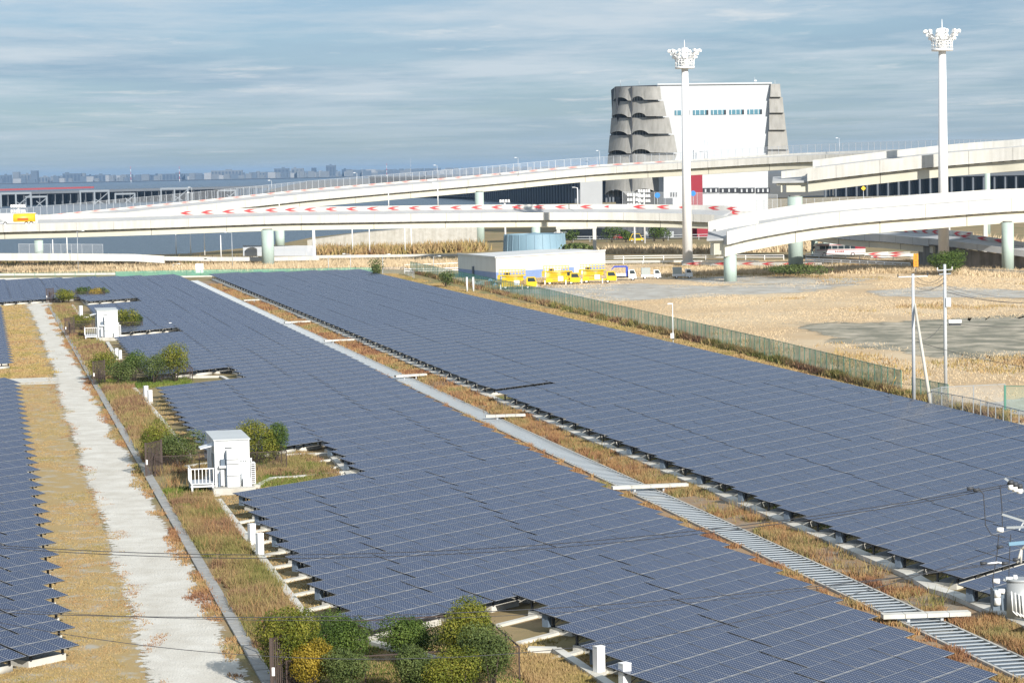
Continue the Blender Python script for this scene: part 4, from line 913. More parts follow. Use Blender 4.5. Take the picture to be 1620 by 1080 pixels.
fence([g(-40, 444), g(183, 440)], 1.6, 'thin green wire fence before the low white wall at far left', wire('thin_green_mesh', (0.1, 0.3, 0.22), 0.14), greenp, 4.0, pr=0.035)
fence([g(1474, 655), g(1540, 668), g(1625, 692), g(1700, 716)], 2.1, 'galvanised wire fence at the right edge, right of the utility poles', M['mesh_grey'], M['galvd'], 1.6)
fence([g(1474, 655), g(1490, 650), g(1590, 645)], 2.2, 'galvanised cross fence behind the right end of the plant', M['mesh_grey'], M['galvd'], 2.2)
fence([g(1443, 628), g(1500, 640)], 1.9, 'short green fence behind the utility poles', M['mesh_green'], greenp, 2.0)
fence([g(1590, 650), g(1680, 652)], 2.3, 'pale green netting fence at the right edge of the field', wire('pale_net', (0.25, 0.42, 0.3), 0.25), greenp, 3.0, pr=.09)
fence([at(30, 401, 582), at(163, 401.5, 586)], 2.3, 'grey mesh fence standing on the white ramp at the left', M['mesh_grey'], M['galv'], 2.3)
fence([at(385, 405, 600), at(500, 405, 603)], 2.6, 'pale panel fence on the white parapet behind the thick pier', mat('translucent_panel', (0.5, 0.54, 0.6), 0.6, alpha=0.8), M['galv'], 2.4)
fence([at(1195, 336, 640), at(1380, 330, 660), at(1620, 316, 690)], 3.2, 'grey fence on the road behind the two right viaducts', M['mesh_grey'], M['galv'], 2.6)
fence([at(985, 329, 640), at(1120, 330, 640), at(1230, 333, 640)], 4.2, 'tall pale wire fence behind the red chevrons, in front of the vent building', wire('faint_mesh', (0.5, 0.52, 0.54), 0.2), M['galv'], 2.5, pr=.04)
# ================================================================ ventilation building
YB = 790.0
M['shell'] = mat('shell_concrete', (0.36, 0.355, 0.335), 0.95, scale=0.12, col2=(0.30, 0.295, 0.28), streak=0.2, bump=0.1)
M['tower_white'] = mat('tower_cladding', (0.53, 0.56, 0.59), 0.6, scale=0.05, col2=(0.50, 0.53, 0.56), streak=.05)
M['louvre'] = mat('louvre', (0.13, 0.15, 0.17), 0.6)
M['glass'] = mat('window_glass', (0.09, 0.22, 0.29), 0.12, spec=0.8)
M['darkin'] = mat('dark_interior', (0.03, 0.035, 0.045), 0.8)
def T3(x, y, dy=0.0): return at(x, y, YB + dy)
vb = empty('vent_building', Vector((T3(1100, 380).x, YB, 0)), label='huge white ventilation building with stacked grey concrete shells on its corners', cat='ventilation building')
b = MB(); pts = [T3(1040, 134.5), T3(1220, 132.5), T3(1213, 250), T3(1208, 395), T3(1044, 395)]; b.prism(pts, (0, 45, 0)); b.build('main_wall', M['tower_white'], vb)
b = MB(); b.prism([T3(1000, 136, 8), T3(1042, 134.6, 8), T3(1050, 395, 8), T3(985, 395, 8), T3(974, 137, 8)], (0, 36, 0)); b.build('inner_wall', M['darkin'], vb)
# cladding joints
for y in (146, 160.5, 189, 203, 217, 231, 245):
    MB().bar(T3(1050 + (y - 134) * 0.23, y, -0.06), T3(1218, y - 1.5, -0.06), 0.05, 0.10).build('cladding_joint', M['whiteg'], vb)
for x in (1100, 1135, 1170):
    MB().bar(T3(x, 186, -0.05), T3(x, 247, -0.05), 0.07, 0.05).build('cladding_joint', M['whiteg'], vb)
MB().bar(T3(1040, 133.6, -.2), T3(1221, 131.6, -.2), 0.8, 0.5).build('roof_edge', M['galv'], vb)
for x0, x1 in ((1067.5, 1091), (1096.5, 1120.5), (1125, 1148.5), (1154, 1177), (1182.5, 1205.5)):
    y0, y1 = 174.5 - (x0 - 1067) * 0.012, 182.5 - (x0 - 1067) * 0.012
    f = MB(); a, c = T3(x0, y1, -.12), T3(x1, y0, -.12); f.box(((a.x + c.x) / 2, YB - .06, (a.z + c.z) / 2), (c.x - a.x, .25, c.z - a.z)); f = f.build('window', M['glass'], vb)
    for k in range(3):
        q = a.x + (c.x - a.x) * (k + .5) / 3.4; MB().box((q, YB - .23, (a.z + c.z) / 2), (.13, .1, c.z - a.z)).build('mullion', M['white'], f)
    MB().box((c.x - 0.3, YB - .25, (a.z + c.z) / 2), (.6, .12, c.z - a.z - .1)).build('blind', M['darkin'], f)
def shell(xl, xr, xlb, xrb, yt, yb_, arch_l, arch_r, ah, dl, dr_, seg=22, rfl=0.0):
    """curved concrete skirt: plan depth from dl (left) to dr_ (right), lower edge lifted into an arch between the fractions arch_l and arch_r"""
    b = MB(); vs = []; fl = []
    for i in range(seg + 1):
        f = i / seg; k = 0.0
        if arch_l <= f <= arch_r: k = math.sin((f - arch_l) / (arch_r - arch_l) * math.pi) ** 0.6 * ah
        if rfl and f > arch_r: k = -rfl * math.sin((f - arch_r) / (1 - arch_r) * math.pi) * 0.4
        dep = dl + (dr_ - dl) * f - 1.6 * math.sin(f * math.pi)
        xt, xb = xl + (xr - xl) * f, xlb + (xrb - xlb) * f
        vs += [T3(xt, yt, dep), T3(xb, yb_ - k, dep - 1.4), T3(xb, yb_ - k, dep - 0.7), T3(xt, yt, dep + .7)]
    fs = []
    for i in range(seg):
        a, c = 4 * i, 4 * i + 4; fs += [(a, a + 1, c + 1, c), (a + 1, a + 2, c + 2, c + 1), (a + 2, a + 3, c + 3, c + 2), (a + 3, a, c, c + 3)]
    fs += [(0, 3, 2, 1), (4 * seg, 4 * seg + 1, 4 * seg + 2, 4 * seg + 3)]
    b.add(vs, fs); b.sm = [True] * len(b.sm) if False else b.sm
    return b.build('concrete_shell', M['shell'], vb)
tiers = [(137, 159.5, 972, 970, 1044.5, 1046.5), (159.8, 185.5, 969.5, 967.5, 1049.5, 1054.5), (186, 213, 967, 965, 1058.5, 1063.5), (213.5, 243, 964.5, 962, 1066.5, 1071.5), (243.5, 272, 962, 960, 1071, 1062), (276, 309, 959, 957, 1047, 1050)]
for n_, (yt, yb_, xl, xlb, xr, xrb) in enumerate(tiers):
    big = n_ == 5
    shell(xl, 998.5, xlb, 998.5, yt + 0.7, yb_, 0.0, 0.80, 5.2 if not big else 9, 13, 4)
    shell(999.8, xr, 999.8, xrb, yt, yb_ - 1.4, 0.0, 0.40 if not big else 0.8, 5.6 if not big else 9, 4, -1.2 if not big else 2.5)
    for x0, x1, d0 in ((xlb + 1.5, 997, 12.5), (1001, 1024, 4.5)):
        a, c = T3(x0, yb_ + 3, d0), T3(x1, yb_ - 8, d0 - 2)
        MB().box(((a.x + c.x) / 2, YB + d0 - .6, (a.z + c.z) / 2), (c.x - a.x, .3, abs(c.z - a.z))).build('louvre', M['louvre'], vb)
        for k in range(5):
            q = a.x + (c.x - a.x) * (k + .5) / 5; MB().box((q, YB + d0 - .9, (a.z + c.z) / 2), (.16, .3, abs(c.z - a.z))).build('louvre_slat', M['galv'], vb)
MB().bar(T3(999.2, 137, 3.2), T3(999.2, 310, 3.2), 0.5, .6).build('corner_seam', M['darkin'], vb)
for yt, yb_, a, b_, c, d in ((133, 153.5, 1219.5, 1234, 1218.5, 1236), (154, 178.5, 1217, 1238, 1217.5, 1240.5), (179, 205.5, 1217, 1241, 1217, 1243.5), (206, 236.5, 1215.5, 1244, 1215, 1247.5), (237, 262, 1215, 1248, 1214, 1251)):
    P = [T3(a, yt, -1.0), T3(b_, yt, -1.0), T3(d, yb_, -2.2), T3(c, yb_, -2.2)]; MB().prism(P, (0, 25, 0)).build('concrete_shell', M['shell'], vb)
# lower storeys
P = [T3(1050, 262, -5), T3(1215, 262, -5), T3(1215, 395, -5), T3(1050, 395, -5)]; MB().prism(P, (0, 5.5, 0)).build('lower_wall', M['tower_white'], vb)
for x0, x1 in ((1112, 1137), (1138.5, 1168), (1169, 1194), (1196, 1218)):
    a, c = T3(x0, 306, -5.1), T3(x1, 297, -5.1); f = MB().box(((a.x + c.x) / 2, YB - 5.1, (a.z + c.z) / 2), (c.x - a.x, .35, c.z - a.z)).build('window', M['darkin'], vb)
    for k in range(3): MB().box((a.x + (c.x - a.x) * (k + .5) / 3, YB - 5.35, (a.z + c.z) / 2), (.5, .08, (c.z - a.z) * .6)).build('pane', M['galv'], f)
for x in (1062, 1066, 1070): MB().bar(T3(x, 311, -5.1), T3(x, 304, -5.1), .35, .35).build('vent_pipe', M['dgrey'], vb)
# antennas
for x, h in ((981.5, 10), (1011, 8), (1194, 14), (1226, 9)):
    MB().tube(T3(x, 136, 10), T3(x, 136 - h, 10), .09, .05, 6).build('antenna', M['galv'], vb)
MB().tube(T3(1193, 128, 10), T3(1197, 128, 10), .25, .25, 8).build('antenna_dish', M['white'], vb)
b = MB(); b.tube(T3(1115, 260, -6), T3(1115, 221, -6), .12, .12, 6); b.tube(T3(1119, 260, -6), T3(1119, 225, -6), .12, .12, 6); b.tube(T3(1107, 240, -6), T3(1119, 240, -6), .12, .12, 6); b.build('pipe_frame', M['galv'], vb)
# red stair drum
r0 = at(1103, 383, 765); r0.z = 0; rd = empty('red_drum', r0, label='dark red rounded wall block at the foot of the vent building, between the viaducts', cat='stairwell')
MB().prism([(-1.9, 0, 0), (1.9, 0, 0), (1.9, 0, 20.0), (-1.9, 0, 20.0)], (0, 5, 0)).build('wall', M['redw'], rd, world=False)
MB().box((2.4, -2.2, 2.2), (5.4, 4, 4.4)).build('annexe', M['redw'], rd, world=False)
# pale side wall left of the shells and underpass behind it
sw = empty('side_building', Vector((at(935, 325, 800).x, 800, 0)), label='plain pale grey wall just left of the vent building shells', cat='building')
MB().prism([at(918, 277, 800), at(953, 274, 800), at(953, 395, 800), at(918, 395, 800)], (0, 6, 0)).build('wall', mat('pale_wall', (0.40, 0.42, 0.44), .8, var=.06, scale=.2), sw)
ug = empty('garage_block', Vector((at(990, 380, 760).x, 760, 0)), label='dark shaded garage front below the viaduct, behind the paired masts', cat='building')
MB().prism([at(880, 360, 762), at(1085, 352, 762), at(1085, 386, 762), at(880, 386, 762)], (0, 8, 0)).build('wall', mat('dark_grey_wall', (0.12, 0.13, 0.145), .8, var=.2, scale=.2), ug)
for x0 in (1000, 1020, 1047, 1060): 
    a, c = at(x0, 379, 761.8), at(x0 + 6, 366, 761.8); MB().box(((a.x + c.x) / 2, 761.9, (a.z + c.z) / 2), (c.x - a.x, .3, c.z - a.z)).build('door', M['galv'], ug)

# ================================================================ pump building with blue tank
A, B_, C_ = g(785, 444), g(725, 437), g(958, 431)
hh = 5.2; pb = empty('pump_building', A, label='low white building with a blue stripe and the round blue tank on its roof side', cat='building')
D_ = B_ + (C_ - A)
Z = Vector((0, 0, 1)); t1 = (C_ - A).normalized(); t2 = (B_ - A).normalized()
hA = (at(785, 404.5, A.y).z); hB = at(725, 400.5, B_.y).z; hh = (hA + hB) / 2 - .35
blue = mat('blue_band', (0.20, 0.29, 0.52), 0.6, var=.08, scale=.3); wallm = mat('pump_white', (0.62, 0.63, 0.62), 0.7, scale=.25, col2=(0.58, 0.59, 0.58), streak=.06); bandh = hh * 0.36
MB().hexa([A + Z * bandh, C_ + Z * bandh, D_ + Z * bandh, B_ + Z * bandh, A + Z * hh, C_ + Z * hh, D_ + Z * hh, B_ + Z * hh]).build('wall', wallm, pb)
MB().hexa([A, C_, D_, B_, A + Z * (bandh - .003), C_ + Z * (bandh - .003), D_ + Z * (bandh - .003), B_ + Z * (bandh - .003)]).build('blue_base', blue, pb)
for a, c in ((A, C_), (A, B_)): MB().bar(a + Z * (hh + .12), c + Z * (hh + .12), .35, .3).build('parapet', wallm, pb)
for f in (0.43, 0.70):
    q = A.lerp(C_, f); nrm = Vector((t1.y, -t1.x, 0)); MB().hexa([q + nrm * .02, q + t1 * 5.2 + nrm * .02, q + t1 * 5.2 + nrm * .10, q + nrm * .10] + [p + Z * 4.0 for p in (q + nrm * .02, q + t1 * 5.2 + nrm * .02, q + t1 * 5.2 + nrm * .10, q + nrm * .10)]).build('roller_door', M['whiteg'], pb)
q = A.lerp(B_, .56); nrm = Vector((-1, -.3, 0)).normalized()
MB().hexa([q + nrm * .1, q + t2 * 1.0 + nrm * .1, q + t2 * 1.0 + nrm * .2, q + nrm * .2] + [p + Z * 2.4 for p in (q + nrm * .1, q + t2 * 1.0 + nrm * .1, q + t2 * 1.0 + nrm * .2, q + nrm * .2)]).build('door', mat('slate_door', (.05, .08, .13), .5), pb)
Yt = 545; c0 = at(846, 403, Yt); c0.z = 0; s = Yt / FPX
tk = empty('water_tank', c0, label='large round pale blue tank, slightly tapered, standing behind the white building', cat='tank')
tb = mat('tank_blue', (0.20, 0.31, 0.38), 0.55, var=.06, scale=.15); zt = at(846, 370, Yt).z
ro, ri = 51.5 * s, 47.5 * s
b = MB(); b.tube((0, 0, 0), (0, 0, zt), ro, ri, 64, caps=False); b.build('tank_wall', tb, tk, world=False)
nb = 64; b = MB(); vs = [(math.cos(i * 2 * math.pi / nb) * r_, math.sin(i * 2 * math.pi / nb) * r_, z_) for r_, z_ in ((ri, zt), (ri - .5, zt), (ri - .5, zt - .9), (0.01, zt + .35)) for i in range(nb)]
b.add(vs, [(k * nb + i, k * nb + (i + 1) % nb, (k + 1) * nb + (i + 1) % nb, (k + 1) * nb + i) for k in range(3) for i in range(nb)]); b.build('tank_roof', tb, tk, world=False)
b = MB()
for k in range(24):
    a = k * 2 * math.pi / 24; b = MB().bar((math.cos(a) * (ro + .03), math.sin(a) * (ro + .03), 0.2), (math.cos(a) * (ri + .05), math.sin(a) * (ri + .05), zt), .12, .10)
    if math.sin(a) < 0.3: b.build('rib', tb, tk, world=False)
p = g(912, 428); p.z = hh; ml_ = empty('roof_lumps', p + Vector((0, 3, 0)), label='small greenish heap of pipes on the roof right of the blue tank', cat='roof equipment'); 
V, F, q = leaf_cloud(260, [((0, 0, .3), (3.5, 1.0, .9))], 1.0, 77); linkm('pipes', np_mesh('pipes', V, F, [LM['dull']], attr=q), ml_)

# ================================================================ light towers and masts
def light_tower(x, yb, yt, wb, wt, Y, label):
    base = at(x + 3, yb, Y); base.z = 0; top = at(x - 5 if x < 1200 else x, yt, Y).z; s = Y / FPX
    root = empty('light_tower', base, label=label, cat='light tower', group='tall white light towers')
    MB().tube((0, 0, -.5), (0, 0, top), wb / 2 * s, wt / 2 * s, 28).build('mast', M['white'], root, world=False)
    MB().tube((0, 0, -.2), (0, 0, .8), wb * .62 * s, wb * .62 * s, 24).build('footing', M['conc'], root, world=False)
    pl = MB().tube((0, 0, top), (0, 0, top + .45), 2.15, 2.2, 24).build('platform', M['white'], root, world=False)
    b = MB()
    for k in range(16):
        a = k * math.pi / 8; p = Vector((math.cos(a) * 2.1, math.sin(a) * 2.1, top + .45)); MB().tube(p, p + Z * 1.5, .07, .07, 5).build('rail_post', M['white'], root, world=False)
    for zz in (.9, 1.5, 2.0):
        for k in range(16):
            a, c = k * math.pi / 8, (k + 1) * math.pi / 8; b.bar((math.cos(a) * 2.1, math.sin(a) * 2.1, top + zz), (math.cos(c) * 2.1, math.sin(c) * 2.1, top + zz), .08, .10)
    b.build('hoop_rail', M['white'], root, world=False)
    MB().tube((0, 0, top + .4), (0, 0, top + 4.6), .9, .75, 16).build('core', M['white'], root, world=False)
    MB().tube((0, 0, top + 4.5), (0, 0, top + 6.4), .12, .04, 6).build('lightning_rod', M['white'], root, world=False)
    rg = random.Random(int(x))
    for ring, (rr, zz, n_) in enumerate(((3.45, 3.7, 12), (2.8, 3.0, 10), (2.45, 2.3, 8))):
        for k in range(n_):
            a = (k + .5 * ring) * 2 * math.pi / n_ + .1; d = Vector((math.cos(a), math.sin(a), 0)); p = d * rr + Z * (top + zz)
            arm = MB().tube(d * .7 + Z * (top + zz - 1.6), p, .09, .07, 5).build('lamp_arm', M['white'], root, world=False)
            h_ = MB(); h_.box((0, 0, 0), (.75, .55, .42)); h_.tube((0, 0, .2), (0, 0, .36), .3, .2, 8)
            o = linkm('floodlight', h_.mesh('floodlight', M['white']), root, p + Z * .25, (rg.uniform(-.2, .2), .25, a))
    return root
light_tower(1085, 417, 109, 16.5, 10.5, 553, 'tall white light tower directly in front of the vent building')
light_tower(1490, 400, 81, 18, 11.5, 501, 'tall white light tower at the right, between the two stub viaducts')
def cluster_mast(x, yb, yt, Y, n, wpx, label, rows=2):
    base = at(x, yb, Y); top = at(x, yt, Y); s = Y / FPX; root = empty('floodlight_mast', Vector((base.x, base.y, base.z)), label=label, cat='floodlight mast'); h = top.z - base.z
    MB().tube((0, 0, 0), (0, 0, h), .28, .2, 10).build('mast', M['white'], root, world=False); L_ = wpx * s
    for r_ in range(rows):
        MB().bar((-L_ / 2, 0, h - r_ * 1.3), (L_ / 2, 0, h - r_ * 1.3), .15, .15).build('crossarm', M['white'], root, world=False)
        for k in range(n):
            h_ = MB().box((-L_ / 2 + L_ * (k + .5) / n, -.3, h + .35 - r_ * 1.3), (L_ / n * .7, .6, .75)); h_.build('floodlight', M['white'], root, world=False)
    return root
cluster_mast(1004, 385, 310, 650, 5, 22, 'left of the two low floodlight masts in front of the vent building shells', 3)
cluster_mast(1020, 385, 304, 655, 5, 20, 'right, slightly taller of the two floodlight masts before the shells', 3)
cluster_mast(800, 400, 320, 660, 4, 17, 'small white floodlight mast standing above the chevrons left of the vent building', 3)
cluster_mast(30, 360, 328, 640, 6, 24, 'white floodlight cluster above the tanker lorry', 2)
def lamp_post(x, yb, yt, label, side=1, Y=None, arm=1.2, r=.055, m='galv'):
    base = g(x, yb) if Y is None else at(x, yb, Y); h = at(x, yt, base.y).z - base.z; root = empty('lamp_post', base, label=label, cat='lamp post', group='thin street lamps and posts')
    MB().tube((0, 0, 0), (0, 0, h), r * 1.5, r, 8).build('pole', M[m], root, world=False)
    if arm:
        MB().tube((0, 0, h - .1), (side * arm, 0, h + .15), r * .7, r * .6, 6).build('arm', M[m], root, world=False)
        MB().box((side * (arm + .2), 0, h + .12), (.6, .3, .16)).build('lamp_head', M['whiteg'], root, world=False)
    return root
for a in [(124, 432, 366, 'thin lamp post in the reeds below the left end of the viaduct', 1), (368, 425, 368, 'lamp post just left of the thick green pier', -1), (274, 427, 418, 'short bent white post in the reeds left of the white cabinet', 1),
          (520, 434, 407, 'thin post on the far plant edge, first right of the thick pier', 1), (555, 434, 402, 'lamp post with dark head left of the round bush', -1), (606, 433, 403, 'white post just right of the round far bush', 1), (686, 427, 406, 'slim post left of the pump building', 1)]: lamp_post(*a)
for a in [(107, 420, 352, 'tall white post crossing the viaduct girder at left', 0), (84, 408, 379, 'white post right of the leftmost green pier', 0), (279, 404, 368, 'thin white pole over the water, first of four', 0), (302, 404, 368, 'thin white pole over the water, second of four', 0), (324, 404, 366, 'thin white pole over the water, third of four', 0),
          (350, 414, 372, 'white pole just left of the bent lamp', 0), (497, 405, 362, 'thick white portal leg at the start of the ramp wall', 0), (558, 404, 357, 'thin pole in front of the ramp wall, left', 0), (585, 404, 357, 'thin pole in front of the ramp wall, centre', 0), (641, 402, 357, 'thin pole in front of the ramp wall, right', 0), (651, 400, 357, 'pale pole right beside another before the ramp wall', 0)]:
    o = lamp_post(a[0], a[1], a[2], a[3], arm=0, r=.11 if a[0] not in (497,) else .35, m='white'); o['category'] = 'pole'; o.name = 'white_pole'; o['group'] = 'white poles below the left viaducts'
for k, (x, yb, yt, Y) in enumerate([(565, 292, 274, 700), (692, 286, 262, 705), (820, 278, 250, 712), (949, 268, 239, 722), (1328, 246, 219, 700), (430, 304, 286, 690), (304, 322, 297, 672), (303, 340, 305, 668)]):
    lamp_post(x, yb, yt, ['lamp on the upper viaduct fence, above the far runway land', 'lamp on the upper viaduct, left of the green pier', 'lamp on the upper viaduct, right of the green pier', 'lamp on the upper viaduct just left of the vent building', 'lamp on the upper viaduct right of the vent building', 'lamp on the upper viaduct above the grey headland', 'lamp among the fence posts of the left ramp', 'taller lamp among the fence posts of the left ramp'][k], side=-1, Y=Y, arm=.5, r=.06)
for k, (x, yb, yt) in enumerate([(615, 331, 302), (693, 328, 290), (914, 327, 297), (442, 336, 312)]): lamp_post(x, yb, yt, ['white lamp between the two left viaducts', 'thin lamp between the viaducts, left of the floodlight mast', 'lamp behind the chevrons beside the pale side wall', 'short lamp in the gap where the two ramps split'][k], side=-1, Y=618, arm=.8, r=.1, m='white')
# portal frames
def portal(x0, x1, yt, yb, Y, label):
    a, c = at(x0, yb, Y), at(x1, yb, Y); h = at(x0, yt, Y).z; root = empty('sign_gantry', Vector((a.x, a.y, 0)), label=label, cat='gantry'); W = c.x - a.x
    for x in (0, W): MB().box((x, 0, h / 2), (.9, .8, h)).build('column', M['par'], root, world=False)
    MB().box((W / 2, 0, h + .5), (W + 1.2, .9, 1.3)).build('beam', M['par'], root, world=False)
    for k in range(7): MB().box((W * (k + .5) / 7, -.3, h + 1.5), (.5, .5, .6)).build('lamp', M['white'], root, world=False)
    return root
portal(884, 941, 362, 402, 640, 'white gantry frame with small lamps behind the blue tank')
portal(1500, 1559, 355, 378, 560, 'white gantry frame right of the right light tower, below the viaduct')
# blue round signs
for x, y, Y, l in ((1040, 309, 630, 'blue round road sign right of the floodlight masts'), (1096.5, 306, 628, 'blue round road sign just right of the left light tower')):
    p = at(x, y, Y); root = empty('road_sign', p, label=l, cat='road sign'); MB().tube((0, 0, 0), (0, .1, 0), .7, .7, 16).build('disc', mat('sign_blue', (.03, .22, .6), .5), root, world=False); MB().tube((0, .12, -4.5), (0, .12, .3), .06, .06, 6).build('pole', M['galv'], root, world=False)
p = at(1366, 298, 640); root = empty('warning_sign', p, label='small yellow diamond sign under the upper right viaduct', cat='road sign'); MB().prism([(-.65, 0, 0), (0, 0, -.65), (.65, 0, 0), (0, 0, .65)], (0, .08, 0)).build('plate', mat('sign_yellow', (.8, .55, .03), .5), root, world=False); MB().tube((0, .15, -6), (0, .15, .3), .07, .07, 6).build('pole', M['galv'], root, world=False)
p = at(1449, 424, 487); p.z = 0; root = empty('orange_sign', p, label='tall orange double panel sign left of the big evergreen tree', cat='sign'); s = 487 / FPX
org = mat('sign_orange', (.80, .33, .01), .5); MB().tube((0, .2, 0), (0, .2, 4), .1, .1, 8).build('pole', M['galv'], root, world=False)
for k, z in enumerate((2.0, 3.3)):
    pn = MB().box((0, 0, z), (.95, .12, 1.25)).build('panel', org, root, world=False)
    for r_ in range(3): MB().box((0, -.07, z + .38 - r_ * .34), (.5, .02, .12)).build('lettering', M['rust'], pn, world=False)
# utility cabinet in the reeds
p = g(316, 431.5); s = p.y / FPX; root = empty('utility_cabinet', p, label='white square cabinet on the far fence line left of the thick pier', cat='cabinet'); MB().box((0, 0, 1.05), (1.75, .8, 2.1)).build('body', M['white'], root, world=False)
for x in (-.4, .35): MB().box((x, -.42, 1.5), (.3, .05, .5)).build('notice', M['galv'], root, world=False)

# ================================================================ far water structures and skyline
M['piled'] = mat('piled_deck', (0.135, 0.15, 0.17), .8, var=.15, scale=.02)
def piled(pts, ztop, zbot, step, r, label, deckw=60, deckh=3, name='piled_deck', rows=3, cstep=None):
    P = [Vector((*p, 0)) for p in pts]; root = empty(name, P[0], label=label, cat='elevated deck')
    for a, c in zip(P[:-1], P[1:]):
        d = (c - a).normalized(); sd = Vector((-d.y, d.x, 0)); sd = sd if sd.y > 0 else -sd
        MB().hexa([a + Z * (ztop - deckh), c + Z * (ztop - deckh), c + sd * deckw + Z * (ztop - deckh), a + sd * deckw + Z * (ztop - deckh), a + Z * ztop, c + Z * ztop, c + sd * deckw + Z * ztop, a + sd * deckw + Z * ztop]).build('deck', M['piled'], root)
        cs = MB(); n = int((c - a).length / step); k_ = 0
        for i in range(n + 1):
            q = a.lerp(c, i / n)
            if not inframe(q + Z * 5, 30): continue
            for rw in range(rows):
                w_ = q + sd * (2 + rw * deckw / rows)
                if rw == 0 and k_ < 280: MB().tube(w_ + Z * zbot, w_ + Z * (ztop - deckh), r, r, 8, caps=False).build('column', M['piled'], root); k_ += 1
                else: cs.tube(w_ + Z * zbot, w_ + Z * (ztop - deckh), r, r, 5, caps=False)
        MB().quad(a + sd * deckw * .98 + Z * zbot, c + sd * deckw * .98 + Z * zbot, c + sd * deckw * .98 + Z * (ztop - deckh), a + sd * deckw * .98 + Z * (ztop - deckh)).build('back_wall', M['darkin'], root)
        if cs.v: cs.build('column', M['piled'], root)['kind'] = 'stuff'
    return root
piled([(44, 1560), (-170, 3000)], 15.5, -4, 11.5, .9, 'dark row of columns on the water behind the viaducts, receding left of the vent building', 60, 2.0)
piled([(211, 1650), (380, 1610)], 13.5, -4, 6.8, .8, 'dark columned deck at the right behind the stub viaducts', 60, 2.5)
piled([(-560, 2150), (-245, 2520)], 9.5, -3.2, 9, .45, 'long pier deck on dark piles across the water at the far left', 50, 2.2, rows=4)
tre = empty('trestle_pier', (-470, 2140, -3), label='white trestle bays standing before the pier at the far left', cat='trestle')
for x, Y in ((28, 2150), (152, 2260), (278, 2400), (360, 2480), (60, 2160), (200, 2300)):
    p = at(x, 310, Y); p.z = 0; big = x in (28, 152, 278); w_ = 13 if big else 9; b = MB(); h_ = 10 if big else 6.5
    for dx in (-w_, 0, w_) if big else (-w_, w_): b.bar(p + Vector((dx, -8, -3.2)), p + Vector((dx, -8, h_)), 1.3, 1.3)
    b.bar(p + Vector((-w_, -8, h_ - .7)), p + Vector((w_, -8, h_ - .7)), 1.2, 1.6); b.bar(p + Vector((0, -8, -2.5)), p + Vector((w_, -8, h_ - 2)), .7, .7); b.bar(p + Vector((0, -8, 2)), p + Vector((w_ * .6, -8, -2.5)), .6, .6)
    b.build('trestle', mat('trestle_paint', (.24, .27, .30), .7) if 'trestle_paint' not in bpy.data.materials else bpy.data.materials['trestle_paint'], tre)
rb = empty('red_barrier', at(0, 300, 2180), label='dull red railing line along the top of the far left pier', cat='railing'); 
b = MB(); b.bar(at(-20, 301.0, 2140), at(148, 296.5, 2290), 1.0, 1.7); b.build('railing', mat('dull_red', (.34, .07, .08), .8), rb)
# runway headland
sheet('headland', [(at(415, 288, 3200).x, 3200), (60, 1700), (300, 1650), (2600, 1660), (2600, 9000), (-420, 9000), (-560, 7000), (-390, 4300)], -1.2, mat('headland', (0.10, 0.095, 0.075), 1, scale=.004, col2=(.135, .12, .10)))
sheet('far_shore', [(-4200, 10600), (3800, 9600), (3800, 26000), (-4200, 26000)], -1.0, mat('far_shore', (0.10, 0.12, 0.13), 1, scale=.002, col2=(.16, .17, .17)))
rg = random.Random(12); cm = [mat('city_' + n, c, .8, scale=.02, var=.15) for n, c in (('pale', (.15, .17, .19)), ('white', (.28, .29, .30)), ('grey', (.09, .12, .16)), ('slate', (.045, .07, .11)))]
def bldg(x0, x1, yt, Y, m, label, n=5):
    a, c = at(x0, 282, Y), at(x1, 282, Y); h = at(x0, yt, Y).z; root = empty('far_building', ((a.x + c.x) / 2, Y, -1), label=label, cat='building', group='hazy buildings along the far shore'); w_ = c.x - a.x
    MB().box((0, 20, h / 2), (w_, 40, h + 1)).build('block', m, root, world=False)
    if w_ > 30:
        for k in range(n): MB().box((-w_ / 2 + w_ * (k + .5) / n, -.6, h * .5), (w_ / n * .5, 1.2, h * .72)).build('window_bay', cm[3], root, world=False)
        MB().box((w_ * rg.uniform(-.3, .3), 20, h + 3), (w_ * .2, 14, 5)).build('roof_house', m, root, world=False)
LBm = [(0, 16, 277, 'wide pale slab at the extreme left of the skyline'), (20, 30, 272, 'stepped tower second from left on the skyline'), (33, 48, 275.5, 'grey block before the tallest left tower'), (49, 59, 270, 'tallest tower in the left group of the skyline'), (60, 76, 280, 'low shed right of the left towers'), (80, 98, 279, 'low roof between the left towers and the long block'), (99, 128, 274.5, 'long pale slab block left of the ribbed dark one'), (128, 134, 274, 'thin white tower attached to the slab block'), (136, 149, 277.5, 'small dark slab in the skyline'), (150, 173, 276.5, 'dark blue slab block with a pale base'), (217, 226, 277, 'small block left of mid skyline'), (236, 252, 276.5, 'pale block beside the dark low one'), (257, 296, 275, 'broad grey block over the far water'), (334, 383, 270, 'widest bluish block of the skyline'), (394, 420, 272.5, 'low pale block near the headland'), (434, 457, 266.5, 'square block above the headland'), (461, 480, 266.5, 'pair of blocks next to the square one'), (493, 500, 265.5, 'slim block left of the blue tower'), (516, 531, 261.5, 'blue glass tower on the far shore'), (541, 556, 268, 'pale low building right of the blue tower')]
for k, (x0, x1, yt, l) in enumerate(LBm): bldg(x0, x1, yt, 11000 + (k % 3) * 300, cm[2] if k % 3 == 0 else (cm[3] if 'dark' in l or 'blue' in l else cm[0]), l, max(2, int((x1 - x0) / 5)))
b = MB()
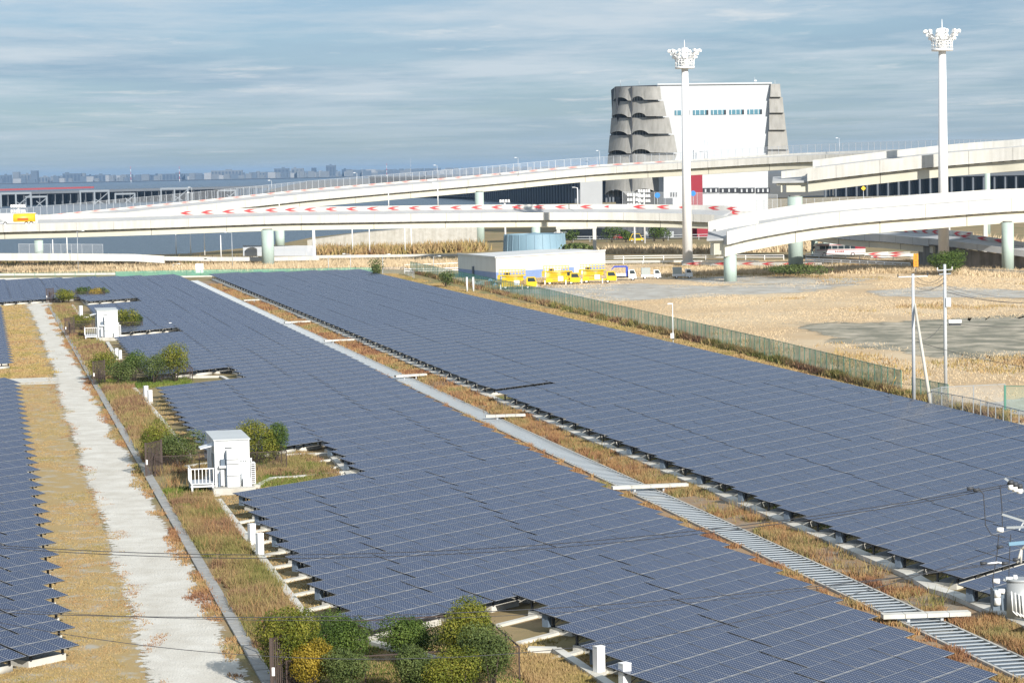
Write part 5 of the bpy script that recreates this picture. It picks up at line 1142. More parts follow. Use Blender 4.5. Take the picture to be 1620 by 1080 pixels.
for k in range(520):
    x = rg.uniform(-10, 1000); Y = rg.uniform(10500, 13500); yt = HZ - (x - 810) * math.tan(ROLL) + rg.uniform(-2.6, 3.0); p = at(x, yt, Y)
    w_ = rg.uniform(8, 45); b.box((p.x, Y, p.z / 2), (w_, 30, max(2, p.z)), m=rg.choice((0, 0, 1, 2, 2)))
o = b.build('low_skyline', cm[:3]); tag(o, 'low hazy sheds and houses of the city on the far shore', 'skyline', kind='stuff')
for k, (x, yt, red) in enumerate([(612, 258, 1), (207, 263, 1), (284, 263, 1), (650, 250, 0), (573, 266, 0)]):
    p = at(x, 280, 8200); h = at(x, yt, 8200).z; root = empty('radio_mast', (p.x, 8200, -1), label=['red and white mast over the runway headland', 'thin red mast over the left skyline', 'thin striped mast above the broad grey block', 'faint lattice mast right of the striped one', 'small dark mast left of the striped mast'][k], cat='mast')
    for i in range(6): MB().tube((0, 0, h * i / 6), (0, 0, h * (i + 1) / 6 - .02), 0.9 - i * .08, 0.85 - i * .08, 6).build('mast_section', (M['red'] if i % 2 else M['white']) if red else M['galv'], root, world=False)
# haze: one closed box of even air round everything
hb = MB().box((0, 12000, 29), (30000, 25000, 74)); hm = bpy.data.materials.new('air'); hm.use_nodes = True; t = hm.node_tree; t.nodes.clear()
pv = t.nodes.new('ShaderNodeVolumePrincipled'); pv.inputs['Color'].default_value = (0.42, 0.66, 1.0, 1); pv.inputs['Density'].default_value = 4.0e-5; pv.inputs['Anisotropy'].default_value = 0.2
mo = t.nodes.new('ShaderNodeOutputMaterial'); t.links.new(pv.outputs[0], mo.inputs['Volume'])
o = hb.build('haze', hm); o['kind'] = 'stuff'; o['label'] = 'thin bluish sea haze lying over the bay'; o['category'] = 'haze'
# ================================================================ kiosks, boxes, gates, slabs, poles, vehicles
bluew = mat('cabinet_white', (0.68, 0.70, 0.71), 0.5, scale=.6, col2=(.63, .65, .66), streak=.10); roofm = mat('roof_grey', (0.50, 0.53, 0.54), 0.6, var=.06, scale=.5)
def kiosk(u, v, wd, ln, h, label):
    root = empty('inverter_kiosk', UV(u, v), -DD, label, 'equipment kiosk'); Bx = lambda c, s, n, m, p=root: MB().box(c, s).build(n, m, p, world=False)
    Bx((wd / 2, ln / 2 - .4, .22), (wd + .5, ln + 1.6, .48), 'plinth', M['conc'])
    z0 = .46; Bx((wd / 2, ln / 2, z0 + h / 2), (wd, ln, h), 'body', bluew)
    Bx((wd / 2, ln / 2, z0 + h + .05), (wd + .16, ln + .2, .09), 'roof', roofm)
    for x in (.03, wd - .03): Bx((x, -.03, z0 + h / 2), (.07, .06, h), 'corner_trim', M['whiteg'])
    for y in (1.2, 2.4, 3.6, 4.8):
        if y < ln: Bx((-.02, y, z0 + h / 2), (.04, .06, h), 'panel_joint', M['galv'])
    # tall duct cabinet on the front, with its joints
    d = Bx((wd * .50, -.24, z0 + h * .40), (wd * .34, .46, h * .80), 'duct_cabinet', bluew)
    for f in (.30, .62, .74): Bx((wd * .50, -.48, z0 + h * .80 * f), (wd * .345, .02, .035), 'joint', M['dgrey'], d)
    Bx((wd * .315, -.2, z0 + h * .38), (wd * .02, .4, h * .74), 'shadow_gap', M['boxgrey']); Bx((wd * .40, -.05, z0 + h * .84), (wd * .20, .06, .05), 'cable_tray', M['dgrey'])
    Bx((wd * .22, -.14, z0 + h * .52), (wd * .12, .26, .5), 'switch_box', M['boxgrey']); Bx((wd * .20, -.16, z0 + h * .20), (wd * .10, .3, h * .34), 'cable_duct', bluew)
    Bx((wd * .11, -.1, z0 + h * .15), (.12, .2, h * .3), 'cable_pipe', M['boxgrey']); Bx((wd * .33, -.1, z0 + h * .12), (.08, .2, h * .24), 'cable_pipe', M['dgrey'])
    Bx((wd * .21, -.2, z0 + h * .44), (wd * .2, .36, .16), 'hood', M['whiteg'])
    Bx((wd * .90, -.30, z0 + .25), (wd * .24, .42, .62), 'small_cabinet', bluew); MB().tube((wd * .76, -.2, z0), (wd * .76, -.2, z0 + h * .28), .05, .05, 8).build('cable_pipe', M['galv'], root, world=False)
    s_ = Bx((wd * .80, -.015, z0 + h * .555), (wd * .30, .02, .12), 'notice_plate', M['galv'])
    for k in range(4): Bx((wd * (.68 + .07 * k), -.03, z0 + h * (.53)), (.06, .012, .06), 'lettering', M['dgrey'], s_)
    # air conditioner at the right corner
    ac = Bx((wd + .22, .30, z0 + .85), (.34, .8, 1.5), 'air_conditioner', M['whiteg']); Bx((wd + .22, -.105, z0 + .85), (.24, .02, 1.35), 'grille', M['dgrey'], ac)
    for k in range(9): Bx((wd + .22, -.12, z0 + .27 + k * .145), (.25, .02, .045), 'grille_bar', M['white'], ac)
    MB().tube((wd + .1, -.05, z0 + 1.6), (wd + .1, -.05, z0 + 1.95), .06, .06, 8).build('bent_pipe', M['whiteg'], root, world=False)
    # awning and door on the left side
    MB().hexa([(-.95, .5, z0 + h - .62), (0, .5, z0 + h - .42), (0, 2.0, z0 + h - .42), (-.95, 2.0, z0 + h - .62), (-.95, .5, z0 + h - .56), (0, .5, z0 + h - .34), (0, 2.0, z0 + h - .34), (-.95, 2.0, z0 + h - .56)]).build('awning', M['whiteg'], root, world=False)
    dr_ = Bx((-.03, 1.25, z0 + 1.15), (.05, 1.1, 2.2), 'door', mat('door_glass', (.16, .21, .22), .3) if 'door_glass' not in bpy.data.materials else bpy.data.materials['door_glass']); Bx((-.07, .85, z0 + 1.1), (.04, .08, .3), 'handle', M['galv'], dr_)
    # steps and railing
    px0, px1, py0, py1 = -1.75, -.10, -.35, 1.9; dk = z0 + .30
    Bx(((px0 + px1) / 2, (py0 + py1) / 2, dk), (px1 - px0, py1 - py0, .10), 'platform', M['galv'])
    for x in (px0 + .1, px1 - .1):
        for y in (py0 + .1, py1 - .1): Bx((x, y, dk / 2), (.12, .12, dk), 'platform_leg', M['whiteg'])
    Bx(((px0 + px1) / 2, py0 + .05, dk - .18), (px1 - px0, .06, .12), 'beam', M['whiteg'])
    for k in range(7): Bx((px0 + .05 + (px1 - px0 - .1) * k / 6, py0 + .03, dk + .55), (.045, .045, 1.0), 'railing_bar', M['white'])
    for k in range(8): Bx((px0 + .03, py0 + .05 + (py1 - py0 - .1) * k / 7, dk + .55), (.045, .045, 1.0), 'railing_bar', M['white'])
    Bx(((px0 + px1) / 2, py0 + .03, dk + 1.06), (px1 - px0, .06, .06), 'handrail', M['white']); Bx((px0 + .03, (py0 + py1) / 2, dk + 1.062), (.06, py1 - py0, .06), 'handrail', M['white'])
    Bx((px0 + .8, py0 - .5, .05), (2.2, 1.6, .12), 'step_slab', M['conc'])
    return root
kiosk(15.75, 173.0, 2.45, 6.0, 3.25, 'large white inverter kiosk with grey flat roof and railed steps, nearest one')
kiosk(15.6, 341.0, 2.75, 6.5, 3.6, 'small distant white kiosk further along the path, between two olive shrubs')
def jbox(x, y, hpx, wpx, label, rz=None):
    p = g(x, y); s = p.y / FPX; w_, h_ = wpx * s * .78, hpx * s; root = empty('junction_box', p, -DD + .35, label, 'junction box', 'white junction boxes on concrete feet')
    MB().box((0, 0, .10), (w_ * 1.15, w_ * 1.15, .24)).build('foot', M['conc'], root, world=False)
    b_ = MB().box((0, 0, .22 + h_ / 2), (w_, w_ * .9, h_)).build('body', M['white'], root, world=False)
    MB().box((0, 0, .22 + h_ + .02), (w_ * 1.05, w_ * .95, .04)).build('lid', M['white'], root, world=False)
    MB().box((0, -w_ * .455, .22 + h_ * .5), (w_ * .86, .012, h_ * .9)).build('door', M['whiteg'], root, world=False)
jbox(399, 866, 32, 13, 'left and farther of the two white boxes beside the kerb below the large kiosk')
jbox(411.5, 883, 34, 13, 'right and nearer of the two white boxes beside the kerb below the large kiosk')
jbox(231, 631, 17, 8, 'left white box of the pair at the kerb left of the array')
jbox(237.5, 638, 17, 8, 'right white box of the pair at the kerb left of the array')
jbox(184.5, 566, 12, 6, 'left white box in front of the small kiosk'); jbox(190, 569, 12, 6, 'right white box in front of the small kiosk')
jbox(128, 501, 15, 6, 'lone white box left of the small kiosk in the distance')
jbox(269, 522, 9, 5, 'tiny white box left of a pair in the far notch'); jbox(274.5, 523, 8, 5, 'tiny white box right of a pair in the far notch')
jbox(948, 1069, 40, 19, 'large white box at the bottom, left of two'); jbox(989, 1098, 42, 20, 'large white box cut by the bottom edge, right of two')
# planting beds: brown mesh fences and gates
def bed(v0, v1, u1, label, h=1.5, gh=2.5):
    u0 = 12.35; P = [UV(u0, v0), UV(u1, v0), UV(u1, v1), UV(u0, v1), UV(u0, v0)]
    fence(P, h, label + ', brown mesh fence round the bed', M['mesh_brown'], M['brown'], 2.6, name='bed_fence', pr=.035)
    root = empty('gate', UV(11.65, v0 - .4), label='dark brown slatted gate ' + label, cat='gate')
    for k in range(13):
        p = UV(11.65 + k * .11, v0 - .4 + k * .16, 0); MB().box(p + Vector((0, 0, gh / 2)), (.05, .15, gh), -DD).build('slat', M['brown'], root)
    for k in (0, 12):
        p = UV(11.65 + k * .11, v0 - .4 + k * .16, 0); MB().box(p + Vector((.0, -.06, gh / 2 + .05)), (.12, .12, gh + .1), -DD).build('gate_post', M['brown'], root)
    p, q = UV(11.65, v0 - .4, gh), UV(12.97, v0 + 1.52, gh); MB().bar(p, q, .08, .08).build('top_rail', M['brown'], root); MB().bar(p - Vector((0, 0, 1.5)), q - Vector((0, 0, .7)), .06, .08).build('brace', M['brown'], root)
    MB().box(p - Vector((-.09, .12, 1.35)), (.12, .04, .36)).build('notice', M['white'], root)
bed(104.6, 113, 22.6, 'in front of the nearest shrubs'); bed(184.5, 191, 22.2, 'beside the large kiosk'); bed(268.5, 275, 22.3, 'by the middle shrubs')
bed(353.5, 360, 22.5, 'by the small kiosk', 1.7); bed(449, 456, 22, 'by the farthest shrubs', 1.8)
# covered slab bridges over the ditch
def slabbridge(x0, x1, y0, y1, label):
    a, c = g(x0, y0, .42), g(x1, y1, .42); root = empty('slab_bridge', Vector((a.x, a.y, 0)), label=label, cat='footbridge', group='white concrete slabs bridging the ditch'); d = (c - a).normalized(); n = 4
    for k in range(n): MB().bar(a.lerp(c, k / n) + d * .015, a.lerp(c, (k + 1) / n) - d * .015, .62, .20).build('bridge_slab', M['concw'], root)
    for f in (.30, .68): p = a.lerp(c, f); MB().box((p.x, p.y, .16), (.14, .3, .32)).build('bridge_leg', M['galv'], root)
for k, (x0, x1, y0, y1) in enumerate([(1395, 1534, 974, 969), (968, 1088, 771, 766), (768, 831, 658, 656), (625, 674, 595, 592), (513, 560, 539, 537), (450, 490, 510, 508), (385, 410, 475, 474)]):
    slabbridge(x0, x1, y0, y1, ['nearest white slab bridge over the ditch, bottom right', 'second white slab bridge over the ditch', 'third white slab bridge, below the black gap in the right array', 'fourth white slab bridge over the ditch from the front', 'fifth slab bridge, far along the ditch', 'sixth slab bridge, small and distant', 'farthest slab bridge near the head of the ditch'][k])
# ---- poles at the right
galvp = mat('pole_concrete', (0.50, 0.53, 0.56), .7, var=.08, scale=2.0); wirem = mat('cable', (0.04, 0.042, 0.05), .6)
def wire_obj(name, p, q, sag, r, label, n=14, m=None, cat='cable'):
    b = MB(); p, q = Vector(p), Vector(q); prev = None
    for i in range(n + 1):
        t = i / n; c = p.lerp(q, t) - Vector((0, 0, 4 * sag * t * (1 - t)))
        if prev is not None: b.tube(prev, c, r, r, 5, caps=False)
        prev = c
    o = b.build(name, m or wirem); return tag(o, label, cat)
def upole(x, yb, yt, r0, r1, label):
    p = g(x, yb); h = at(x, yt, p.y).z; root = empty('utility_pole', p, label=label, cat='utility pole'); MB().tube((0, 0, -.2), (0, 0, h), r0, r1, 16).build('pole', galvp, root, world=False); return root, p, h
u1, p1_, h1 = upole(1446, 645, 433, .17, .13, 'left grey utility pole with a crossarm, at the corner of the right array')
u2, p2_, h2 = upole(1496, 615, 418, .19, .14, 'right taller grey utility pole standing in the field grass')
st_a, st_b = g(1474.5, 654), at(1447, 480, p1_.y); root = empty('stay_pole', st_a, label='leaning pale strut propped against the left utility pole', cat='pole')
MB().tube(st_a, st_b, .17, .11, 14).build('strut', mat('strut_beige', (.52, .50, .44), .8), root)
root = empty('guy_marker', g(1398, 636), label='short slanting yellow guy wire guard left of the utility poles', cat='guy wire'); MB().tube(g(1398, 636), at(1417, 597, p1_.y), .045, .045, 6).build('guard', mat('guard_yellow', (.62, .42, .12), .6), root)
def crossarm(root, p, h, dz, L_, az, n, ins):
    d = Vector((math.cos(az), math.sin(az), 0)); MB().bar(-d * L_ / 2 + Vector((0, 0, h - dz)), d * L_ / 2 + Vector((0, 0, h - dz)), .09, .09).build('crossarm', M['galv'], root, world=False)
    for k in range(n):
        q = d * (L_ * (k / (n - 1) - .5)) + Vector((0, 0, h - dz)); MB().tube(q, q + Vector((0, 0, .28)), .06, .04, 6).build('insulator', ins, root, world=False)
insw = M['white']; insd = M['dgrey']
crossarm(u1, p1_, h1, .25, 2.9, .25, 3, insd); crossarm(u2, p2_, h2, .55, 2.2, .7, 3, insw); crossarm(u2, p2_, h2, .95, 1.8, .7, 3, insd)
MB().box((.30, -.1, h2 - 3.7), (.5, .35, .9)).build('switch_box', M['galv'], u2, world=False)
for k in range(9): MB().tube((0, 0, 1.6 + k * .9), (.28 if k % 2 else -.28, 0, 1.6 + k * .9), .02, .02, 4).build('step_bolt', M['galv'], u2, world=False)
MB().box((.95, 0, at(1515, 508, p2_.y).z), (1.25, .5, .30)).build('flood_lamp', M['whiteg'], u2, world=False); MB().box((.95, 0, at(1515, 513, p2_.y).z), (1.1, .4, .18)).build('lamp_glass', insd, u2, world=False); MB().bar((0, 0, at(1500, 511, p2_.y).z), (.5, 0, at(1500, 511, p2_.y).z), .06, .06).build('lamp_bracket', M['galv'], u2, world=False)
for k, (ya, yb_, sg) in enumerate([(437, 433, .7), (446, 440, .5), (454, 448, .4), (461, 447, .3)]):
    wire_obj('overhead_cable', at(1449, ya, p1_.y), at(1493, yb_, p2_.y), sg, .022, ['uppermost short cable between the two utility poles', 'second short cable between the two utility poles', 'third short cable between the two utility poles', 'lowest short cable between the two utility poles'][k])
for k, (y0, y1, sg, r) in enumerate([(452, 466, .8, .016), (457, 468, 1.0, .016), (462, 470, .8, .03), (530, 518, .2, .02)]):
    wire_obj('overhead_cable', at(1498, y0 if k < 3 else 511, p2_.y), at(1700, y1, 255), sg, r, ['thin top cable running right from the taller pole', 'second thin cable running right from the taller pole', 'thick lower cable running right from the taller pole', 'cable running right from the lamp on the taller pole'][k])
wire_obj('overhead_cable', at(1450, 540, p1_.y), at(1700, 590, 215), .4, .02, 'low cable running right behind the strut across the field')
for k, (x, ya, yb_) in enumerate([(1490, 513, 537)]): wire_obj('overhead_cable', at(x, ya, p2_.y), at(1452, yb_, p1_.y), .5, .02, 'slack cable sloping down from the taller pole to the left one')
p = g(1065, 550); h = at(1065, 479, p.y).z; root = empty('camera_pole', p, label='thin white camera pole with a box standing between the right array and green fence', cat='camera pole')
MB().tube((0, 0, 0), (0, 0, h), .07, .045, 10).build('pole', M['whiteg'], root, world=False); MB().box((-.1, -.1, h * .27), (.42, .3, .6)).build('control_box', M['white'], root, world=False); MB().box((-.35, 0, h - .1), (.5, .2, .14)).build('camera', M['white'], root, world=False); MB().box((0.02, -.3, h * .2), (.16, .1, .2)).build('socket', insd, root, world=False); MB().box((0, 0, .06), (.4, .4, .12)).build('foot', M['conc'], root, world=False)
for k, x in enumerate((739, 749)):
    root = empty('fence_gate_post', g(x, 462), label=['left white post in the green fence', 'right white post in the green fence'][k] + ' in front of the pump building', cat='post'); MB().tube((0, 0, 0), (0, 0, 2.7), .17, .17, 10).build('post', M['white'], root, world=False); MB().box((0, 0, 2.7), (.4, .4, .06)).build('cap', M['white'], root, world=False)
# ---- near utility pole at the right edge with its transformers
YN = 62.0; s = YN / FPX; pc = at(1640, 900, YN + .3); root = empty('transformer_pole', Vector((pc.x, pc.y, 0)), label='near power pole mostly outside the right edge, its transformers and insulators reaching into view', cat='utility pole')
T_ = lambda x, y, dy=0.0: at(x, y, YN + dy); topz = T_(1640, 700).z
MB().tube((0, 0, 0), (0, 0, topz), .19, .15, 16).build('pole', galvp, root, world=False)
grey_t = mat('transformer_grey', (.34, .36, .37), .45, var=.05, scale=4)
c = T_(1612, 975); tz = T_(1612, 918).z; tr = MB().tube(c, Vector((c.x, c.y, tz)), .31, .31, 24).build('transformer', grey_t, root); MB().tube(Vector((c.x, c.y, tz + .003)), Vector((c.x, c.y, tz + .06)), .33, .30, 24).build('lid', grey_t, tr)
for k, x in enumerate((1600, 1606, 1612, 1617)):
    b = MB(); a = T_(x, 935 + 2 * k, -.36); b.tube(a, a - Vector((-.03, 0, .5)), .018, .018, 6); b.tube(a - Vector((-.03, 0, .5)), a - Vector((-.15, 0, .62)), .018, .018, 6); b.build('bushing_cable', insw, tr)
MB().tube(T_(1606, 917), T_(1606, 909), .07, .05, 8).build('bushing', insw, tr)
b = MB().box(T_(1582, 946, .2), (.42, .35, .55)).build('meter_box', M['boxgrey'], root)
for x, y, l in ((1578, 938, 0), (1578, 950, 0)): MB().tube(T_(x, y + 6), T_(x, y - 5), .085, .085, 10).build('bushing', insw, root)
for (a0, b0_, a1, b1) in ((1587, 916, 1640, 930), (1585, 813, 1640, 830), (1592, 834, 1640, 832), (1589, 756, 1640, 790)): MB().bar(T_(a0, b0_), T_(a1, b1), .055, .055).build('crossarm', M['galvd'], root)
for x, y in ((1576, 918), (1596, 915), (1584, 934), (1582, 837)): MB().tube(T_(x - 5, y), T_(x + 5, y + 1), .055, .07, 10).build('insulator', insw, root)
for k, x in enumerate((1599, 1606, 1613)):
    MB().tube(T_(x, 774 + k * 3), T_(x, 766 + k * 3), .075, .07, 10).build('insulator', insw, root); MB().tube(T_(x, 765.6 + k * 3), T_(x, 759 + k * 3), .09, .07, 10).build('arrester_cap', insd, root)
MB().bar(T_(1612, 838), T_(1640, 790), .035, .035).build('brace', M['galv'], root)
b = MB(); b.tube(T_(1609, 890), T_(1616, 868), .03, .03, 6); b.tube(T_(1615, 890), T_(1616, 868), .03, .03, 6); b.tube(T_(1616, 868), T_(1632, 855), .035, .035, 6); b.build('cable_sleeve', M['concw'], root)
b = MB(); b.bar(T_(1596, 860), T_(1640, 856), .05, .09); b.build('bracket', mat('bracket_blue', (.16, .30, .42), .6), root)
for pts in ([(1548, 771), (1556, 782), (1559, 830), (1568, 845), (1590, 850)], [(1582, 768), (1585, 800), (1586, 835)], [(1580, 845), (1577, 880), (1570, 918), (1572, 930)], [(1599, 845), (1597, 880), (1596, 912)]):
    b = MB()
    for a, c in zip(pts[:-1], pts[1:]): b.tube(T_(*a), T_(*c), .012, .012, 5, caps=False)
    b.build('drop_lead', wirem, root)
for x, y in ((1535, 773), (1545, 775), (1582, 865), (1556, 891), (1590, 891), (1608, 885)): MB().tube(T_(x - 5, y), T_(x + 5, y - 1), .05, .035, 8).build('clamp', insd, root)
b = MB(); b.tube(T_(1562, 891), T_(1578, 889), .025, .025, 6); b.tube(T_(1578, 889), T_(1590, 891), .025, .025, 6); b.build('cable_sleeve', insw, root)
tan_ = lambda x, y, Y: at(x, y, Y)
for k, (pa, pb_, sg, r) in enumerate([((1600, 765, 62), (-80, 856, 66), .95, .011), ((1600, 768, 62), (-80, 859, 66), 1.0, .010), ((1590, 890, 62), (-60, 966, 60), .62, .011), ((1596, 862, 62), (-60, 972, 60), 1.9, .009), ((1550, 893, 62), (-60, 958, 60), .8, .007)]):
    wire_obj('power_line', at(*pa), at(*pb_), sg, r, ['thickest overhead line crossing the whole view above the nearest panels', 'second overhead line just below the thickest one', 'lower overhead line crossing the view near the bottom', 'lowest sagging overhead line near the bottom', 'thin overhead line close above the lower one'][k], 40)
# ---- vehicles
yel = mat('machine_yellow', (0.74, 0.50, 0.015), .45); yeld = mat('machine_yellow_worn', (.62, .44, .05), .6, var=.2, scale=2); tyre = mat('tyre', (.02, .02, .02), .85); glassd = mat('vehicle_glass', (.03, .045, .055), .1, spec=.8); wht = mat('vehicle_white', (.78, .79, .79), .35)
def wheels(root, xs, yw, r=.38, w_=.24):
    for x in xs:
        for y in (-yw, yw):
            o = MB().tube((x, y - w_ / 2, r), (x, y + w_ / 2, r), r, r, 18).build('wheel', tyre, root, world=False); MB().tube((x, y - w_ / 2 - .01, r), (x, y + w_ / 2 + .01, r), r * .55, r * .55, 12).build('rim', M['white'], o, world=False)
def cab(root, x0, x1, w_, h, m, z0=.45):
    P = [(x0, -w_ / 2, z0), (x1, -w_ / 2, z0), (x1, -w_ / 2, z0 + h * .48), (x1 - .38, -w_ / 2, z0 + h), (x0, -w_ / 2, z0 + h)]
    c = MB().prism(P, (0, w_, 0)).build('cab', m, root, world=False)
    for s_ in (-1, 1):
        y = s_ * (w_ / 2 + .008); MB().poly([(x0 + .25, y, z0 + h * .52), (x1 - .16, y, z0 + h * .52), (x1 - .46, y, z0 + h * .93), (x0 + .25, y, z0 + h * .93)][::s_ * -1 if s_ == 1 else 1]).build('side_window', glassd, c, world=False)
    MB().quad((x1 + .006, -w_ / 2 + .1, z0 + h * .52), (x1 + .006, w_ / 2 - .1, z0 + h * .52), (x1 - .36, w_ / 2 - .1, z0 + h * .95), (x1 - .36, -w_ / 2 + .1, z0 + h * .95)).build('windscreen', glassd, c, world=False)
    for y in (-w_ / 2 + .25, w_ / 2 - .25): MB().box((x1 + .01, y, z0 + .35), (.04, .28, .18)).build('headlight', M['white'], c, world=False)
    MB().box((x1 + .02, 0, z0 + .05), (.1, w_, .2)).build('bumper', M['whiteg'], c, world=False)
def lift_truck(x, y, label, rz=-.06):
    root = empty('lift_truck', g(x, y), rz, label, 'lift truck', 'yellow lift trucks parked before the pump building'); Bx = lambda c, s_, n, m=yel, p=root: MB().box(c, s_).build(n, m, p, world=False)
    Bx((3.0, 0, .72), (6.2, 1.9, .28), 'chassis'); wheels(root, (1.1, 5.2), .85, .42); cab(root, 5.0, 6.9, 2.0, 1.75, yel)
    Bx((2.2, 0, 1.15), (3.2, 1.9, .5), 'locker', yeld); Bx((1.0, -.96, .9), (1.2, .1, .8), 'side_panel'); Bx((3.2, -.96, 1.2), (1.0, .12, .9), 'hose_drum', M['white'])
    for k in range(4):
        z = 1.5 + k * .22; MB().bar((.4, -.6, z), (4.4, -.6, z + .20), .12, .16).build('scissor_arm', yel, root, world=False); MB().bar((.4, .6, z + .2), (4.4, .6, z), .12, .16).build('scissor_arm', yeld, root, world=False)
    Bx((2.3, 0, 2.55), (5.0, 1.9, .18), 'platform'); Bx((-.15, 0, 2.1), (.5, 1.7, 1.0), 'end_guard', yeld)
    for k in range(9):
        for s_ in (-.92, .92): Bx((-.1 + k * .6, s_, 3.1), (.06, .06, 1.0), 'railing_post')
    for z in (3.1, 3.58):
        for s_ in (-.92, .92): MB().bar((-.1, s_, z), (4.75, s_, z), .05, .06).build('rail', yel, root, world=False)
    MB().bar((4.75, -.92, 3.58), (4.75, .92, 3.58), .05, .06).build('rail', yel, root, world=False)
    for x_ in (.2, 4.2): Bx((x_, -1.0, .45), (.18, .18, .9), 'outrigger', M['white'])
    Bx((1.4, -.3, 2.85), (1.0, .6, .5), 'control_panel', M['dgrey']); return root
lift_truck(791, 457.5, 'leftmost of the three yellow scissor lift trucks'); lift_truck(861, 450.5, 'middle yellow scissor lift truck with a second cab behind'); lift_truck(919, 448, 'rightmost yellow scissor lift truck, next to the blue crane')
root = empty('yellow_truck', g(893, 447), 0, 'yellow truck cab peeping out behind the middle lift truck', 'truck'); cab(root, 0, 1.9, 1.9, 1.8, yel); wheels(root, (1.0,), .8); MB().box((-1.5, 0, 1.0), (3, 1.9, .8)).build('body', yel, root, world=False)
cb = mat('crane_blue', (.03, .07, .42), .4)
root = empty('crane_truck', g(967, 444), -.03, 'white truck with a folded blue crane, right of the lift trucks', 'crane truck'); Bx = lambda c, s_, n, m=wht: MB().box(c, s_).build(n, m, root, world=False)
Bx((1.3, 0, 1.15), (3.2, 1.8, .5), 'bed'); Bx((2.0, 0, .7), (4.4, .8, .25), 'chassis', M['dgrey']); wheels(root, (.8, 4.2), .75); cab(root, 3.4, 4.9, 1.8, 1.65, wht); MB().box((3.1, 0, 1.7), (.45, .7, 2.0)).build('crane_column', cb, root, world=False)
MB().bar((3.1, 0, 2.75), (.5, 0, 2.75), .28, .30).build('crane_boom', cb, root, world=False); MB().bar((.6, 0, 2.7), (.1, 0, 2.2), .2, .2).build('crane_tip', cb, root, world=False)
def kei(x, y, label):
    root = empty('small_truck', g(x, y), 0.02, label, 'small truck', 'small white trucks with grey covers'); Bx = lambda c, s_, n, m=wht: MB().box(c, s_).build(n, m, root, world=False)
    Bx((1.2, 0, .68), (2.4, 1.5, .42), 'bed'); Bx((1.9, 0, .5), (3.4, 1.2, .18), 'chassis', M['dgrey']); Bx((.95, 0, 1.55), (1.75, 1.4, 1.35), 'cover', mat('cover_grey', (.36, .40, .39), .8) if 'cover_grey' not in bpy.data.materials else bpy.data.materials['cover_grey'])
    wheels(root, (.75, 3.3), .62, .30, .2); cab(root, 2.5, 3.9, 1.5, 1.45, wht, .35)
kei(1014, 441.5, 'small white truck with grey cover, left of two'); kei(1064, 440.5, 'small white truck with grey cover, right of two, near the light tower')
# bus
root = empty('coach', g(1288, 406), -.02, 'white coach with dark red stripes and tinted windows below the right viaducts', 'coach'); bw = 1; redd = mat('coach_red', (.28, .012, .03), .4)
MB().box((6.0, 0, 1.55), (12.0, 2.5, 2.4)).build('body', wht, root, world=False); MB().box((6.0, 0, 2.93), (11.7, 2.4, .36)).build('roof', wht, root, world=False)
for k in range(7): MB().box((1.9 + k * 1.45, -1.262, 2.15), (1.36, .02, .82)).build('window', glassd, root, world=False)
for z, w_ in ((1.55, .14), (2.72, .16), (.7, .1)): MB().box((6.2, -1.264, z), (11.4, .02, w_)).build('stripe', redd, root, world=False)
MB().box((10.8, -1.266, 2.3), (2.4, .02, 1.1)).build('rear_livery', redd, root, world=False); MB().box((-.01, 0, 1.9), (.04, 2.2, 1.3)).build('windscreen', glassd, root, world=False)
for x_ in (5.0, 5.5, 6.0, 6.4, 6.8): MB().box((x_, -1.27, 1.15), (.32, .02, .34)).build('lettering', redd, root, world=False)
MB().bar((0, -1.3, 2.4), (-.5, -1.4, 2.0), .08, .5).build('mirror', insd, root, world=False); wheels(root, (2.3, 9.0), 1.12, .48, .3)
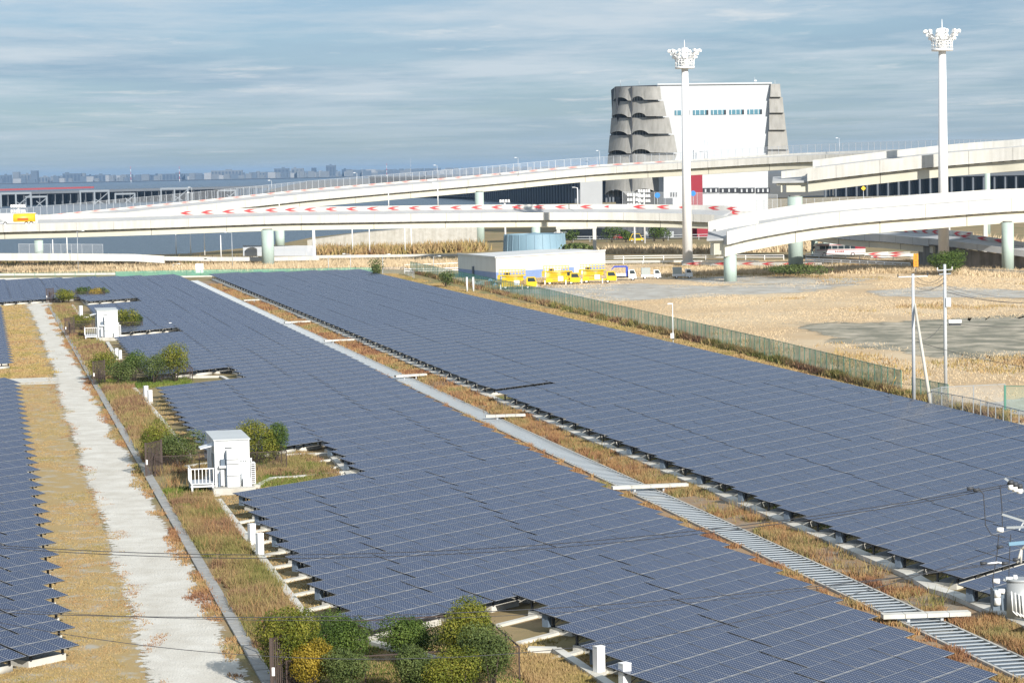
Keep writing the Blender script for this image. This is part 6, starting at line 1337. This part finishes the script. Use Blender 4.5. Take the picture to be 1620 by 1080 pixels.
# tanker lorry on the viaduct, left edge
tp, tt, ts = al2(0.0), None, None
def on_deck(x):
    best = min((al2(s_)[0] for s_ in np.linspace(0, tot2, 400)), key=lambda q: abs(px(q)[0] - x)); return best
q = on_deck(52); root = empty('tanker_lorry', q + Vector((0, 4.5, -.55)), math.pi - .0, 'tank lorry with orange and yellow tank on the viaduct at the left edge', 'tanker lorry')
ty = mat('tank_yellow', (.78, .42, .02), .4); b = MB(); b.tube((.3, 0, 1.75), (9.0, 0, 1.75), 1.2, 1.2, 20); b.build('tank', ty, root, world=False); MB().tube((5.6, 0, 1.75), (9.2, 0, 1.75), 1.22, 1.22, 20).build('tank_front', wht, root, world=False)
MB().box((3.2, 1.215, 1.6), (2.6, .03, .5)).build('lettering', mat('orange_print', (.75, .12, .01), .5), root, world=False); MB().box((4.6, 0, .75), (9, 2.2, .3)).build('chassis', M['whiteg'], root, world=False); MB().box((.12, 0, 1.6), (.15, 2.2, 2.2)).build('rear_frame', wht, root, world=False)
MB().box((4.6, 0, 3.0), (8.6, .8, .12)).build('walkway', wht, root, world=False); wheels(root, (1.2, 2.4, 7.5), 1.0, .5, .3); cab(root, 9.6, 11.8, 2.4, 2.4, wht)
# yellow car and parked cars under the viaduct
def car(x, y, Y, m, label, L_=4.3, h=1.45, rz=0):
    p = at(x, y, Y); root = empty('parked_car', p, rz, label, 'car'); P = [(0, -.85, .3), (L_, -.85, .3), (L_, -.85, .8), (L_ * .84, -.85, .92), (L_ * .68, -.85, h), (L_ * .22, -.85, h), (.05, -.85, .95)]
    c = MB().prism(P, (0, 1.7, 0)).build('body', m, root, world=False); MB().poly([(L_ * .80, -.86, .93), (L_ * .67, -.86, h - .1), (L_ * .24, -.86, h - .1), (L_ * .10, -.86, .95)]).build('side_window', glassd, c, world=False); wheels(root, (.8, L_ - .8), .78, .32, .2)
car(995, 382, 727, yel, 'yellow van parked behind the paired white masts', 4.6, 2.3); car(862, 376, 745, M['dgrey'], 'dark car parked under the viaduct right of the shaded pier'); car(873, 375, 742, wht, 'white car parked behind the gantry, left one'); car(881, 375, 744, M['galv'], 'silver car parked behind the gantry, right one'); car(970, 379, 745, redd, 'dark red car in the shade beside the trees')
# scrap beside the lift trucks
root = empty('scrap_heap', g(775, 452), 0, 'untidy heap with a blue tarpaulin between the white building and the lift trucks', 'scrap heap'); rg = random.Random(4)
for k in range(16): MB().box((rg.uniform(-4, 3), rg.uniform(-2, 3), rg.uniform(.2, .8)), (rg.uniform(.5, 1.6), rg.uniform(.4, 1.2), rg.uniform(.3, .9)), rg.uniform(0, 3)).build('crate', [M['galv'], M['dgrey'], M['brown'], M['conc'], M['rust']][k % 5], root, world=False)
MB().add([(-1.2, -1, 0), (1.6, -1, 0), (1.6, 1.2, 0), (-1.2, 1.2, 0), (.1, 0, 1.5)], [(0, 1, 4), (1, 2, 4), (2, 3, 4), (3, 0, 4)]).build('tarpaulin', mat('tarp_blue', (.25, .38, .55), .7), root, world=False)
